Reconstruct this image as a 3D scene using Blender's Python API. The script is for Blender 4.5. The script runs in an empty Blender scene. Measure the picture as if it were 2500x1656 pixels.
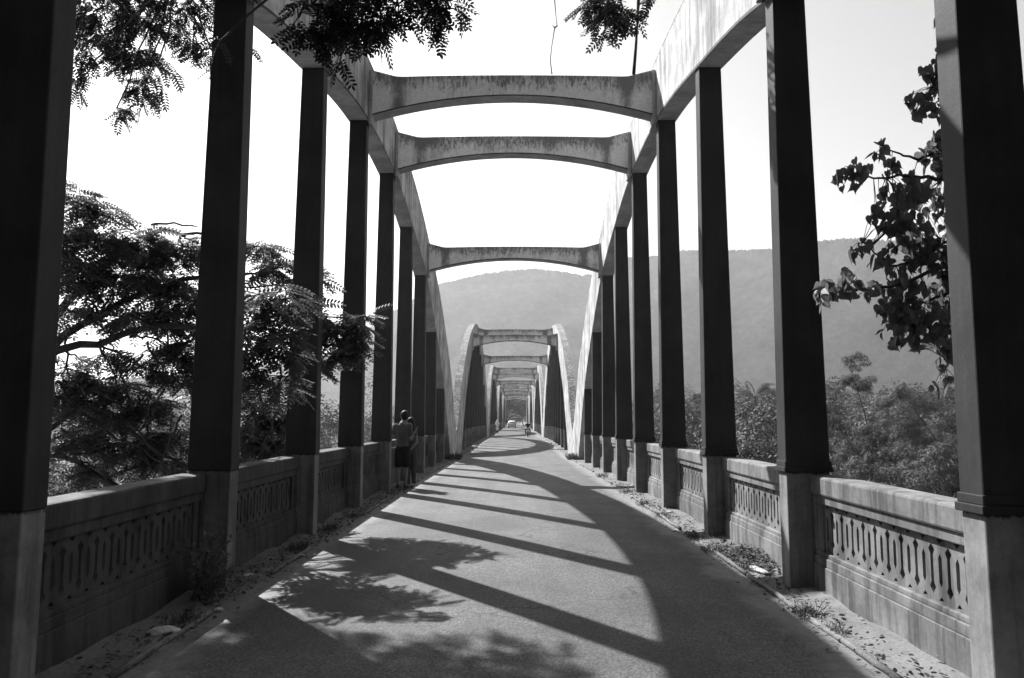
import bpy, bmesh, math, random
import numpy as np
from mathutils import Vector, Matrix, geometry

# ------------------------------------------------------------------ camera, sky, sun, exposure
scene = bpy.context.scene
COL = scene.collection
F_PX, PITCH, YAW, ROLL = 1839.2, 0.1067, -0.0059, 0.0019
CAM = Vector((0.0862, 0.0, 1.8489))
cam_data = bpy.data.cameras.new("camera")
cam_data.sensor_width = 36.0
cam_data.lens = F_PX / 2500 * 36.0
cam_data.clip_start = 0.05
cam_data.clip_end = 6000
camera = bpy.data.objects.new("camera", cam_data)
COL.objects.link(camera)
camera.matrix_world = (Matrix.Translation(CAM) @ Matrix.Rotation(-YAW, 4, 'Z') @
                       Matrix.Rotation(math.pi / 2 + PITCH, 4, 'X') @ Matrix.Rotation(ROLL, 4, 'Z'))
scene.camera = camera
ROT = camera.matrix_world.to_3x3()

SUN_AZ, SUN_EL = -37.0, 44.5           # degrees; azimuth measured from +Y, negative to the left
world = bpy.data.worlds.new("World")
scene.world = world
world.use_nodes = True
wn, wl = world.node_tree.nodes, world.node_tree.links
bg = wn["Background"]
sky = wn.new("ShaderNodeTexSky")
sky.sky_type = 'NISHITA'
sky.sun_disc = False
sky.sun_elevation = math.radians(SUN_EL)
sky.sun_rotation = math.radians(SUN_AZ)
sky.air_density = 1.0
sky.dust_density = 1.2
sky.altitude = 60
bw = wn.new("ShaderNodeRGBToBW")       # the photograph is black and white
wl.new(sky.outputs[0], bw.inputs[0])
wl.new(bw.outputs[0], bg.inputs[0])
bg.inputs[1].default_value = 0.07

sun_data = bpy.data.lights.new("sun", 'SUN')
sun_data.energy = 5.0
sun_data.angle = math.radians(0.53)
sun = bpy.data.objects.new("sun", sun_data)
COL.objects.link(sun)
a, e = math.radians(SUN_AZ), math.radians(SUN_EL)
SUN_DIR = Vector((math.sin(a) * math.cos(e), math.cos(a) * math.cos(e), math.sin(e)))
sun.rotation_euler = SUN_DIR.to_track_quat('Z', 'Y').to_euler()

scene.view_settings.view_transform = 'Standard'
scene.view_settings.look = 'None'
scene.view_settings.gamma = 1
scene.view_settings.exposure = 1.5
scene.cycles.max_bounces = 8
scene.cycles.transparent_max_bounces = 8
scene.cycles.volume_bounces = 0

rng = np.random.default_rng(7)
random.seed(7)
R = math.radians

# ------------------------------------------------------------------ bridge numbers (metres)
BAY = 42.8 / 13
SPAN = 42.8
YC = 16.204                            # centre of the nearest span
HUMP = 0.179


def deck(Y):
    n = np.round((Y - YC) / SPAN)
    return HUMP * (1 - ((Y - YC - n * SPAN) / (SPAN / 2)) ** 2)


def at(dx, dy, Y):
    """World point at depth Y seen at (dx, dy) of the 2367-wide photograph (layout helper)."""
    u, v = (dx * 2500 / 2367 - 1250) / F_PX, (828 - dy * 2500 / 2367) / F_PX
    d = ROT @ Vector((u, v, -1))
    return CAM + d * ((Y - CAM.y) / d.y)


# ------------------------------------------------------------------ materials (all grey)
def new_mat(name):
    m = bpy.data.materials.new(name)
    m.use_nodes = True
    n, l = m.node_tree.nodes, m.node_tree.links
    return m, n, l, n["Principled BSDF"]


def g3(v):
    return (v, v, v, 1)


def noise(n, l, vec, scale, detail=5, rough=0.55):
    t = n.new("ShaderNodeTexNoise")
    t.inputs["Scale"].default_value = scale
    t.inputs["Detail"].default_value = detail
    t.inputs["Roughness"].default_value = rough
    if vec is not None:
        l.new(vec, t.inputs["Vector"])
    return t.outputs["Fac"]


def ramp(n, l, fac, p0, v0, p1, v1):
    r = n.new("ShaderNodeMapRange")
    r.interpolation_type = 'SMOOTHSTEP'
    l.new(fac, r.inputs[0])
    for i, v in enumerate((p0, p1, v0, v1)):
        r.inputs[i + 1].default_value = v
    return r.outputs[0]


def mth(n, l, op, a, b=None):
    m = n.new("ShaderNodeMath")
    m.operation = op
    for i, v in enumerate((a, b)):
        if v is None:
            continue
        if isinstance(v, (int, float)):
            m.inputs[i].default_value = v
        else:
            l.new(v, m.inputs[i])
    return m.outputs[0]


def scaled(n, l, vec, s):
    m = n.new("ShaderNodeMapping")
    m.inputs["Scale"].default_value = s
    l.new(vec, m.inputs["Vector"])
    return m.outputs[0]


def bump(n, l, bsdf, h, strength, dist):
    b = n.new("ShaderNodeBump")
    b.inputs["Strength"].default_value = strength
    b.inputs["Distance"].default_value = dist
    l.new(h, b.inputs["Height"])
    l.new(b.outputs[0], bsdf.inputs["Normal"])


def concrete(name, base, streak=0.6, blotch=0.25, speck=0.0, rough=0.85):
    m, n, l, b = new_mat(name)
    pos = n.new("ShaderNodeNewGeometry").outputs["Position"]
    st = noise(n, l, scaled(n, l, pos, (4.5, 4.5, 0.35)), 1.6, 6, 0.65)
    wide = noise(n, l, scaled(n, l, pos, (0.9, 0.9, 0.5)), 1.0, 3, 0.5)
    fine = noise(n, l, pos, 22, 8, 0.7)
    s = ramp(n, l, mth(n, l, 'ADD', st, mth(n, l, 'MULTIPLY', mth(n, l, 'SUBTRACT', wide, 0.5), 0.55)),
             0.44, 1.0, 0.66, 1.0 - streak)
    bl = ramp(n, l, noise(n, l, pos, 1.7, 6, 0.65), 0.35, 1.0 - blotch, 0.65, 1.0 + blotch * 0.4)
    f = ramp(n, l, fine, 0.3, 0.86, 0.7, 1.08)
    v = mth(n, l, 'MULTIPLY', mth(n, l, 'MULTIPLY', s, bl), mth(n, l, 'MULTIPLY', f, base))
    if speck:
        sp = ramp(n, l, noise(n, l, pos, 9, 9, 0.8), 0.46, 1.0 - speck, 0.6, 1.0)
        v = mth(n, l, 'MULTIPLY', v, sp)
    l.new(v, b.inputs["Base Color"])
    b.inputs["Roughness"].default_value = rough
    b.inputs["Specular IOR Level"].default_value = 0.3
    bump(n, l, b, fine, 0.35, 0.006)
    return m


def plain(name, v, rough=0.6, spec=0.4, var=0.12, scale=14, metallic=0.0):
    m, n, l, b = new_mat(name)
    tc = n.new("ShaderNodeTexCoord").outputs["Object"]
    f = ramp(n, l, noise(n, l, tc, scale, 5, 0.6), 0.3, v * (1 - var), 0.7, v * (1 + var))
    l.new(f, b.inputs["Base Color"])
    b.inputs["Roughness"].default_value = rough
    b.inputs["Specular IOR Level"].default_value = spec
    b.inputs["Metallic"].default_value = metallic
    return m


def leaf_mat(name, v, trans=0.35, rough=0.45, spec=0.35, var=0.35, scale=1.3):
    m, n, l, b = new_mat(name)
    pos = n.new("ShaderNodeNewGeometry").outputs["Position"]
    f = ramp(n, l, noise(n, l, pos, scale, 3, 0.6), 0.3, v * (1 - var), 0.7, v * (1 + var))
    l.new(f, b.inputs["Base Color"])
    b.inputs["Roughness"].default_value = rough
    b.inputs["Specular IOR Level"].default_value = spec
    t = n.new("ShaderNodeBsdfTranslucent")
    l.new(f, t.inputs[0])
    mx = n.new("ShaderNodeMixShader")
    mx.inputs[0].default_value = trans
    l.new(b.outputs[0], mx.inputs[1])
    l.new(t.outputs[0], mx.inputs[2])
    l.new(mx.outputs[0], n["Material Output"].inputs["Surface"])
    return m


def asphalt_mat():
    m, n, l, b = new_mat("asphalt")
    pos = n.new("ShaderNodeNewGeometry").outputs["Position"]
    sx = n.new("ShaderNodeSeparateXYZ")
    l.new(pos, sx.inputs[0])
    vor = n.new("ShaderNodeTexVoronoi")
    vor.inputs["Scale"].default_value = 78
    l.new(pos, vor.inputs["Vector"])
    vb = n.new("ShaderNodeRGBToBW")
    l.new(vor.outputs["Color"], vb.inputs[0])
    grain = ramp(n, l, vb.outputs[0], 0.1, 0.45, 0.95, 1.6)
    grain2 = ramp(n, l, noise(n, l, pos, 45, 4, 0.8), 0.35, 0.75, 0.68, 1.25)
    patch = ramp(n, l, noise(n, l, pos, 0.7, 7, 0.68), 0.34, 0.70, 0.68, 1.24)
    tracks = ramp(n, l, noise(n, l, scaled(n, l, pos, (1.6, 0.06, 1)), 1.1, 4, 0.6), 0.38, 0.88, 0.64, 1.1)
    # a resurfacing seam runs across the road, the far side a little paler
    seam = ramp(n, l, sx.outputs[1], 13.55, 0.9, 13.7, 1.12)
    line = mth(n, l, 'SUBTRACT', 1.0, mth(n, l, 'MULTIPLY', 0.18, ramp(n, l, mth(n, l, 'ABSOLUTE', mth(n, l, 'SUBTRACT', sx.outputs[1], 13.55)), 0.0, 1.0, 0.05, 0.0)))
    v = mth(n, l, 'MULTIPLY', mth(n, l, 'MULTIPLY', grain, grain2), mth(n, l, 'MULTIPLY', patch, tracks))
    v = mth(n, l, 'MULTIPLY', v, mth(n, l, 'MULTIPLY', seam, line))
    warp = n.new("ShaderNodeVectorMath")
    warp.operation = 'ADD'
    nz_ = n.new("ShaderNodeTexNoise")
    nz_.inputs["Scale"].default_value = 1.7
    nz_.inputs["Detail"].default_value = 6
    l.new(pos, nz_.inputs["Vector"])
    l.new(pos, warp.inputs[0])
    l.new(nz_.outputs["Color"], warp.inputs[1])
    cr = n.new("ShaderNodeTexVoronoi")
    cr.feature = 'DISTANCE_TO_EDGE'
    cr.inputs["Scale"].default_value = 0.42
    l.new(warp.outputs[0], cr.inputs["Vector"])
    crack = mth(n, l, 'MULTIPLY', ramp(n, l, cr.outputs["Distance"], 0.0, 0.7, 0.011, 0.0), ramp(n, l, noise(n, l, pos, 0.35, 3, 0.5), 0.44, 0.0, 0.52, 1.0))
    stain = ramp(n, l, noise(n, l, pos, 1.15, 5, 0.6), 0.62, 1.0, 0.72, 0.72)
    pale = ramp(n, l, noise(n, l, scaled(n, l, pos, (1, .7, 1)), 0.9, 4, 0.55), 0.64, 1.0, 0.72, 1.22)
    v = mth(n, l, 'MULTIPLY', mth(n, l, 'MULTIPLY', v, mth(n, l, 'SUBTRACT', 1.0, crack)), mth(n, l, 'MULTIPLY', stain, pale))
    v = mth(n, l, 'MULTIPLY', v, 0.068)
    # dust drifted in from both edges
    edge = mth(n, l, 'ADD', mth(n, l, 'ABSOLUTE', sx.outputs[0]), mth(n, l, 'MULTIPLY', noise(n, l, pos, 1.5, 8, 0.68), 1.0))
    dust = ramp(n, l, edge, 2.62, 0.0, 2.98, 1.0)
    mx = n.new("ShaderNodeMix")
    l.new(dust, mx.inputs[0])
    l.new(v, mx.inputs[2])
    l.new(ramp(n, l, noise(n, l, pos, 14, 8, 0.7), 0.3, 0.11, 0.7, 0.18), mx.inputs[3])
    l.new(mx.outputs[0], b.inputs["Base Color"])
    b.inputs["Roughness"].default_value = 0.75
    b.inputs["Specular IOR Level"].default_value = 0.35
    bump(n, l, b, mth(n, l, 'ADD', grain, mth(n, l, 'MULTIPLY', grain2, 0.8)), 0.6, 0.006)
    return m


def dust_mat(name, v=0.27):
    m, n, l, b = new_mat(name)
    pos = n.new("ShaderNodeNewGeometry").outputs["Position"]
    f = ramp(n, l, noise(n, l, pos, 2.2, 9, 0.72), 0.32, v * 0.68, 0.66, v * 1.15)
    s = ramp(n, l, noise(n, l, pos, 38, 6, 0.8), 0.34, 0.74, 0.6, 1.05)
    l.new(mth(n, l, 'MULTIPLY', f, s), b.inputs["Base Color"])
    b.inputs["Roughness"].default_value = 0.95
    b.inputs["Specular IOR Level"].default_value = 0.1
    bump(n, l, b, noise(n, l, pos, 25, 8, 0.75), 0.7, 0.02)
    return m


M = {}
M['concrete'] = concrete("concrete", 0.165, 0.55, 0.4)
M['shade_parapet'] = concrete("shade_toned_concrete", 0.058, 0.5, 0.4)  # left parapet: tree shade put into a darker base colour
M['arch'] = concrete("arch_concrete", 0.43, 0.6, 0.4)
M['beam'] = concrete("beam_concrete", 0.44, 0.75, 0.3)
M['arch_top'] = concrete("weathered_concrete", 0.34, 0.3, 0.4, 0.7)
M['stain'] = concrete("stained_edge_concrete", 0.06, 0.5, 0.5)
M['soffit'] = concrete("soffit_concrete", 0.36, 0.15, 0.25)


def post_mat():
    m = concrete("pedestal_concrete", 0.19, 0.4, 0.35)
    n, l = m.node_tree.nodes, m.node_tree.links
    b = n["Principled BSDF"]
    src = b.inputs["Base Color"].links[0].from_socket
    pos = n.new("ShaderNodeNewGeometry").outputs["Position"]
    ob = n.new("ShaderNodeTexCoord").outputs["Object"]
    sx = n.new("ShaderNodeSeparateXYZ")
    l.new(ob, sx.inputs[0])
    edge = mth(n, l, 'ADD', sx.outputs[2], mth(n, l, 'MULTIPLY', noise(n, l, scaled(n, l, pos, (9, 9, .4)), 2.0, 6, 0.75), 0.16))
    paint = ramp(n, l, edge, 1.225, 0.0, 1.245, 0.9)        # dark paint runs below the painted shaft
    mx = n.new("ShaderNodeMix")
    l.new(paint, mx.inputs[0])
    l.new(src, mx.inputs[2])
    mx.inputs[3].default_value = 0.035
    l.new(mx.outputs[0], b.inputs["Base Color"])
    return m


def hanger_mat():
    m, n, l, b = new_mat("dark_hanger_paint")
    pos = n.new("ShaderNodeNewGeometry").outputs["Position"]
    st = ramp(n, l, noise(n, l, scaled(n, l, pos, (6, 6, .3)), 1.5, 6, 0.7), 0.35, 0.88, 0.7, 1.12)
    bl = ramp(n, l, noise(n, l, pos, 1.3, 5, 0.65), 0.35, 0.8, 0.65, 1.2)
    chip = ramp(n, l, noise(n, l, pos, 7, 9, 0.8), 0.66, 0.0, 0.69, 0.10)     # small flakes down to the concrete
    v = mth(n, l, 'ADD', mth(n, l, 'MULTIPLY', mth(n, l, 'MULTIPLY', st, bl), 0.030), chip)
    l.new(v, b.inputs["Base Color"])
    b.inputs["Roughness"].default_value = 0.6
    b.inputs["Specular IOR Level"].default_value = 0.12
    bump(n, l, b, noise(n, l, pos, 16, 8, 0.7), 0.4, 0.008)
    return m


M['post'] = post_mat()
M['hanger'] = hanger_mat()
M['asphalt'] = asphalt_mat()
M['dust'] = dust_mat("gutter_dust", 0.17)
M['earth'] = dust_mat("bank_earth", 0.16)
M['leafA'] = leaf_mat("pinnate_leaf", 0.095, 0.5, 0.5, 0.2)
M['leafShade'] = leaf_mat("shade_toned_leaf", 0.022, 0.08, 0.5, 0.15)  # leaf colour and translucency lowered to paint in the canopy's shade
M['leafHeart'] = leaf_mat("heart_leaf", 0.12, 0.5, 0.5, 0.2)
M['bamboo'] = leaf_mat("bamboo_leaf", 0.09, 0.12, 0.6, 0.08)
M['wood'] = leaf_mat("woodland_leaf", 0.070, 0.2, 0.6, 0.1, 0.45, 0.3)
M['palm'] = leaf_mat("palm_leaf", 0.07, 0.25, 0.5, 0.25)
M['grass'] = leaf_mat("dry_grass", 0.06, 0.25, 0.7, 0.1)
M['dryleaf'] = leaf_mat("dry_leaf", 0.085, 0.2, 0.7, 0.1, 0.6, 9)
M['bark'] = plain("bark", 0.045, 0.9, 0.1, 0.4, 9)
M['skin'] = plain("skin", 0.15, 0.55, 0.3, 0.06)
M['hair'] = plain("hair", 0.010, 0.65, 0.2, 0.3, 60)
M['tee'] = plain("grey_cotton", 0.075, 0.9, 0.1)
M['black'] = plain("black_cloth", 0.014, 0.9, 0.1)
M['denim'] = plain("denim", 0.055, 0.9, 0.1)
M['blouse'] = plain("dark_blouse", 0.06, 0.9, 0.1)
M['white_cloth'] = plain("white_cloth", 0.8, 0.9, 0.1)
M['shoe'] = plain("shoe", 0.03, 0.6, 0.3)
M['paper'] = plain("paper_litter", 0.3, 0.7, 0.3)
M['plastic'] = plain("plastic_bag", 0.42, 0.35, 0.5)
M['carpaint'] = plain("white_car_paint", 0.5, 0.25, 0.5, 0.03)
M['glass'] = plain("car_glass", 0.02, 0.08, 0.6, 0.05)
M['tyre'] = plain("tyre", 0.02, 0.85, 0.2)
M['metal'] = plain("metal", 0.5, 0.3, 0.5, 0.1, 10, 0.9)
M['lamp'] = plain("lamp_lens", 0.25, 0.1, 0.6, 0.05)
M['hill'] = None


# ------------------------------------------------------------------ mesh helpers
class MB:
    def __init__(self):
        self.v, self.f, self.mi = [], [], []

    def add(self, verts, faces, mi=0):
        o = len(self.v)
        self.v += [tuple(p) for p in verts]
        self.f += [tuple(i + o for i in f) for f in faces]
        self.mi += [mi] * len(faces)

    def box(self, x0, x1, y0, y1, z0, z1, mi=0):
        self.add([(x, y, z) for z in (z0, z1) for y in (y0, y1) for x in (x0, x1)],
                 [(0, 2, 3, 1), (4, 5, 7, 6), (0, 1, 5, 4), (2, 6, 7, 3), (0, 4, 6, 2), (1, 3, 7, 5)], mi)

    def tube(self, pts, radii, n=6, mi=0, cap=True):
        pts = [Vector(p) for p in pts]
        if isinstance(radii, (int, float)):
            radii = [radii] * len(pts)
        o = len(self.v)
        for i, p in enumerate(pts):
            d = (pts[min(i + 1, len(pts) - 1)] - pts[max(i - 1, 0)]).normalized()
            u = d.orthogonal().normalized() if abs(d.z) > 0.95 else Vector((0, 0, 1)).cross(d).normalized()
            w = d.cross(u)
            for k in range(n):
                t = 2 * math.pi * k / n
                self.v.append(tuple(p + (u * math.cos(t) + w * math.sin(t)) * radii[i]))
        for i in range(len(pts) - 1):
            for k in range(n):
                a, b = o + i * n + k, o + i * n + (k + 1) % n
                self.f.append((a, b, b + n, a + n))
                self.mi.append(mi)
        if cap:
            self.f += [tuple(o + k for k in reversed(range(n))), tuple(o + (len(pts) - 1) * n + k for k in range(n))]
            self.mi += [mi, mi]

    def lathe(self, prof, center, axis='Z', n=20, mi=0):
        """prof: list of (radius, height) along the axis."""
        o = len(self.v)
        c = Vector(center)
        for r, h in prof:
            for k in range(n):
                t = 2 * math.pi * k / n
                q = {'Z': (r * math.cos(t), r * math.sin(t), h), 'X': (h, r * math.cos(t), r * math.sin(t)),
                     'Y': (r * math.sin(t), h, r * math.cos(t))}[axis]
                self.v.append(tuple(c + Vector(q)))
        for i in range(len(prof) - 1):
            for k in range(n):
                a, b = o + i * n + k, o + i * n + (k + 1) % n
                self.f.append((a, b, b + n, a + n))
                self.mi.append(mi)
        self.f += [tuple(o + k for k in reversed(range(n))), tuple(o + (len(prof) - 1) * n + k for k in range(n))]
        self.mi += [mi, mi]

    def build(self, name, mats, parent=None, smooth=False, bevel=0.0):
        me = bpy.data.meshes.new(name)
        me.from_pydata(self.v, [], self.f)
        for m in (mats if isinstance(mats, (list, tuple)) else [mats]):
            me.materials.append(m)
        me.polygons.foreach_set("material_index", self.mi)
        bm = bmesh.new()
        bm.from_mesh(me)
        bmesh.ops.recalc_face_normals(bm, faces=bm.faces)
        bm.to_mesh(me)
        bm.free()
        if smooth:
            me.polygons.foreach_set("use_smooth", [True] * len(me.polygons))
        me.update()
        o = bpy.data.objects.new(name, me)
        COL.objects.link(o)
        o.parent = parent
        if bevel:
            b = o.modifiers.new("edge", 'BEVEL')
            b.width = bevel
            b.segments = 2
            b.limit_method = 'ANGLE'
        return o


def big_mesh(name, verts, faces, mat, parent=None, smooth=False):
    """verts (N,3), faces (M,k) -> object; fast path for foliage."""
    verts = np.ascontiguousarray(verts, dtype=np.float32)
    faces = np.ascontiguousarray(faces, dtype=np.int32)
    me = bpy.data.meshes.new(name)
    me.vertices.add(len(verts))
    me.vertices.foreach_set("co", verts.ravel())
    k = faces.shape[1]
    me.loops.add(faces.size)
    me.loops.foreach_set("vertex_index", faces.ravel())
    me.polygons.add(len(faces))
    me.polygons.foreach_set("loop_start", np.arange(0, faces.size, k, dtype=np.int32))
    me.polygons.foreach_set("loop_total", np.full(len(faces), k, dtype=np.int32))
    if smooth:
        me.polygons.foreach_set("use_smooth", np.ones(len(faces), dtype=bool))
    me.update(calc_edges=True)
    me.materials.append(mat)
    o = bpy.data.objects.new(name, me)
    COL.objects.link(o)
    o.parent = parent
    return o


def empty(name, loc=(0, 0, 0), rz=0.0):
    o = bpy.data.objects.new(name, None)
    COL.objects.link(o)
    o.location = loc
    o.rotation_euler = (0, 0, rz)
    o.empty_display_size = 0.3
    return o


def tag(o, label=None, cat=None, group=None, kind=None):
    if label:
        o["label"] = label
    if cat:
        o["category"] = cat
    if group:
        o["group"] = group
    if kind:
        o["kind"] = kind
    return o


def copy_tree(o, parent=None):
    c = o.copy()
    COL.objects.link(c)
    c.parent = parent
    for ch in list(o.children):
        copy_tree(ch, c)
    return c


# ------------------------------------------------------------------ road, gutters, land, river, hills
def strip(name, xs, ys, zfun, mat, kind="structure"):
    v = np.array([(x, y, zfun(x, y)) for y in ys for x in xs])
    nx = len(xs)
    f = [(j * nx + i, j * nx + i + 1, (j + 1) * nx + i + 1, (j + 1) * nx + i) for j in range(len(ys) - 1) for i in range(nx - 1)]
    return tag(big_mesh(name, v, np.array(f), mat, smooth=True), kind=kind)


ysr = np.concatenate([np.arange(-30, 40, 0.4), np.arange(40, 260.1, 1.2)])
END = YC + 4.5 * SPAN


def zroad(x, y):
    d = deck(y) if -5.2 < y < END else 0.0
    return d + 0.03 * (1 - (x / 2.6) ** 2)


strip("road", np.linspace(-2.62, 2.62, 15), ysr, zroad, M['asphalt'])
rs = np.random.default_rng(3)


def bumps(x, y):
    return 0.012 * math.sin(x * 9 + y * 3.1) + 0.012 * math.sin(y * 5.3 + x * 4) + rs.uniform(-0.006, 0.008)


for s, nm in ((-1, "gutter"), (1, "gutter")):
    xs = np.array([2.50, 2.58, 2.66, 2.75, 2.85, 2.95, 3.05, 3.2]) * s
    ys = np.concatenate([np.arange(-8, 32, 0.12), np.arange(32, END, 0.8)])
    tag(strip(nm, xs, ys, lambda x, y: deck(y) + (0.012 if abs(x) > 2.6 else -0.02) + bumps(x, y) + 0.02 * max(0, abs(x) - 2.8), M['dust']), kind="structure")
    kb = MB()
    for y0 in np.arange(-8, END, BAY / 2):
        if rs.random() < (0.2 if y0 > 4 else 0.0):
            continue
        x0 = s * (2.60 + rs.uniform(-0.012, 0.012))
        pts = [(x0 + rs.uniform(-0.01, 0.01), y0 + t * BAY / 2 * 0.98, deck(y0 + t * BAY / 2) + 0.022 + rs.uniform(-0.008, 0.008)) for t in np.linspace(0, 1, 6)]
        kb.tube(pts, 0.026, 6)
    tag(kb.build("kerb", M['dust'], smooth=True), kind="structure")

db = MB()
for k in range(5):
    c = YC + k * SPAN
    for i in range(16):
        y0, y1 = c - SPAN / 2 + i * SPAN / 16, c - SPAN / 2 + (i + 1) * SPAN / 16
        z = float(min(deck(y0 + 0.01), deck(y1 - 0.01))) - 0.06
        db.box(-3.38, 3.38, y0, y1, z - 0.6, z)
tag(db.build("bridge_deck", M['soffit']), kind="structure")


def land(x, y):
    """Height of the land: river channel under the bridge, low banks both sides."""
    r = math.hypot(x, y)
    h = -12.5
    near = max(0.0, 1 - max(0.0, y + 6) / 16)                 # bank at this end
    h = max(h, -0.3 - 11 * (1 - near)) if y < 10 else h
    if abs(x) > 4 and y < 12:
        h -= 2.0 * min(1, (abs(x) - 4) / 5) * near
    far = min(1, max(0, (y - (END - 18)) / 18))
    h = max(h, -12.5 + 12.4 * far)
    right = min(1, max(0, (x - 9) / 22)) * min(1, max(0, (y - 10) / 20))
    h = max(h, -12.5 + 5.5 * right)
    left = min(1, max(0, (-x - 34) / 25)) * min(1, max(0, (y - 60) / 40))
    h = max(h, -12.5 + 7 * left)
    return h + 0.25 * math.sin(x * 0.37) * math.cos(y * 0.29)


gx = np.concatenate([np.linspace(-3000, -120, 16), np.linspace(-110, 110, 89), np.linspace(120, 3000, 16)])
gy = np.concatenate([np.linspace(-2000, -60, 8), np.linspace(-50, 290, 120), np.linspace(310, 4000, 16)])
strip("ground", gx, gy, lambda x, y: land(x, y) - (0.5 if abs(x) < 3.4 else 0), M['earth'])

wm, n, l, b = new_mat("river_water")
b.inputs["Base Color"].default_value = g3(0.03)
b.inputs["Roughness"].default_value = 0.12
bump(n, l, b, noise(n, l, scaled(n, l, n.new("ShaderNodeNewGeometry").outputs["Position"], (1, 1.6, 1)), 0.9, 6, 0.6), 0.35, 0.3)
strip("river", [-900, -40, 0, 40, 900], [2, 60, 130, 210], lambda x, y: -11.6, wm)

# wooded hills
AZ = [(-75, .03), (-50, .035), (-42.22, .037), (-31.24, .0548), (-24.66, .0634), (-14.14, .0919), (-10.3, .1422), (-6.14, .1903), (-4.77, .1969),
      (-3.51, .2028), (-2.25, .2076), (-0.98, .2105), (1.2, .2128), (3.13, .2105), (5.02, .2040), (6.9, .2050), (8.2, .2262), (8.78, .2271),
      (10.62, .2275), (12.76, .2341), (16.03, .2307), (19.2, .2288), (22.26, .2347), (24.46, .235), (26.97, .2276), (30.83, .2135),
      (38.44, .1838), (45.34, .157), (75, .1)]
az = np.radians(np.linspace(-52, 52, 1100))
rad = np.concatenate([np.linspace(780, 1060, 100), np.linspace(1066, 1500, 20)])
prof = np.interp(np.degrees(az), [p[0] for p in AZ], [p[1] for p in AZ])
R_RIDGE = 900 + 120 * np.cos(np.radians(np.degrees(az) - 0) * 3)
ph = rng.uniform(0, 6.28, (40, 2))
fr = np.exp(rng.uniform(math.log(0.006), math.log(0.18), 40))
an = rng.uniform(0, 6.28, 40)
A, Rr = np.meshgrid(az, rad)
X, Y = Rr * np.sin(A), Rr * np.cos(A)
nz = sum((0.030 / f) ** 0.9 * np.sin(f * (X * math.cos(t) + Y * math.sin(t)) + p[0]) for f, t, p in zip(fr, an, ph))
T = np.clip((Rr - 780) / (R_RIDGE[None, :] - 780), 0, 1)
shape = np.clip(T ** 1.05, 0, 1)
Hh = prof[None, :] * R_RIDGE[None, :]
back = np.clip((Rr - R_RIDGE[None, :]) / 500, 0, 1)
Z = Hh * shape * (1 - 0.55 * back) + nz * 1.7 * np.sin(np.clip(T, 0, 1) * math.pi) + rng.normal(0, 1.0, X.shape) * np.where(np.abs(T - 1) < 0.03, 1.0, 0.22) * np.clip(T * 4, 0, 1) - 9
na, nr = len(az), len(rad)
idx = np.arange(na * nr).reshape(nr, na)
F = np.stack([idx[:-1, :-1], idx[:-1, 1:], idx[1:, 1:], idx[1:, :-1]], -1).reshape(-1, 4)
hm, n, l, b = new_mat("hill_forest")
pos = n.new("ShaderNodeNewGeometry").outputs["Position"]
v1 = ramp(n, l, noise(n, l, pos, 0.028, 9, 0.75), 0.36, 0.026, 0.64, 0.056)
v2 = ramp(n, l, noise(n, l, pos, 0.12, 5, 0.7), 0.35, 0.6, 0.65, 1.3)
l.new(mth(n, l, 'MULTIPLY', v1, v2), b.inputs["Base Color"])
b.inputs["Roughness"].default_value = 0.95
b.inputs["Specular IOR Level"].default_value = 0.05
bump(n, l, b, noise(n, l, pos, 0.1, 6, 0.7), 0.35, 5)
tag(big_mesh("hills", np.stack([X, Y, Z], -1).reshape(-1, 3), F, hm, smooth=False), kind="structure")


# ------------------------------------------------------------------ bridge spans
SOF_D = np.array([0, 2.4, 4.9, 8.4, 11.4, 14.8, 16.6, 18.3])
SOF_Z = np.array([7.84, 7.72, 7.30, 6.45, 5.06, 3.03, 1.45, -0.25])
EXT_D = np.array([0, 2.4, 4.8, 8.7, 12.5, 16.2, 17.8, 19.2, 20.3, 20.95, 21.4])
EXT_Z = np.array([9.06, 8.99, 8.75, 7.90, 6.70, 4.95, 4.0, 2.85, 1.95, 1.46, 1.28])


def smooth_interp(x, xs, zs):
    """Monotone cubic through the measured heights."""
    x = np.abs(x)
    h = np.diff(xs)
    d = np.diff(zs) / h
    m = np.zeros(len(xs))
    m[1:-1] = (d[:-1] * h[1:] + d[1:] * h[:-1]) / (h[:-1] + h[1:])
    m[0], m[-1] = 0.0, d[-1]
    i = np.clip(np.searchsorted(xs, x) - 1, 0, len(h) - 1)
    t = (x - xs[i]) / h[i]
    return ((1 + 2 * t) * (1 - t) ** 2 * zs[i] + t * (1 - t) ** 2 * h[i] * m[i] + t * t * (3 - 2 * t) * zs[i + 1] + t * t * (t - 1) * h[i] * m[i + 1])


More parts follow.
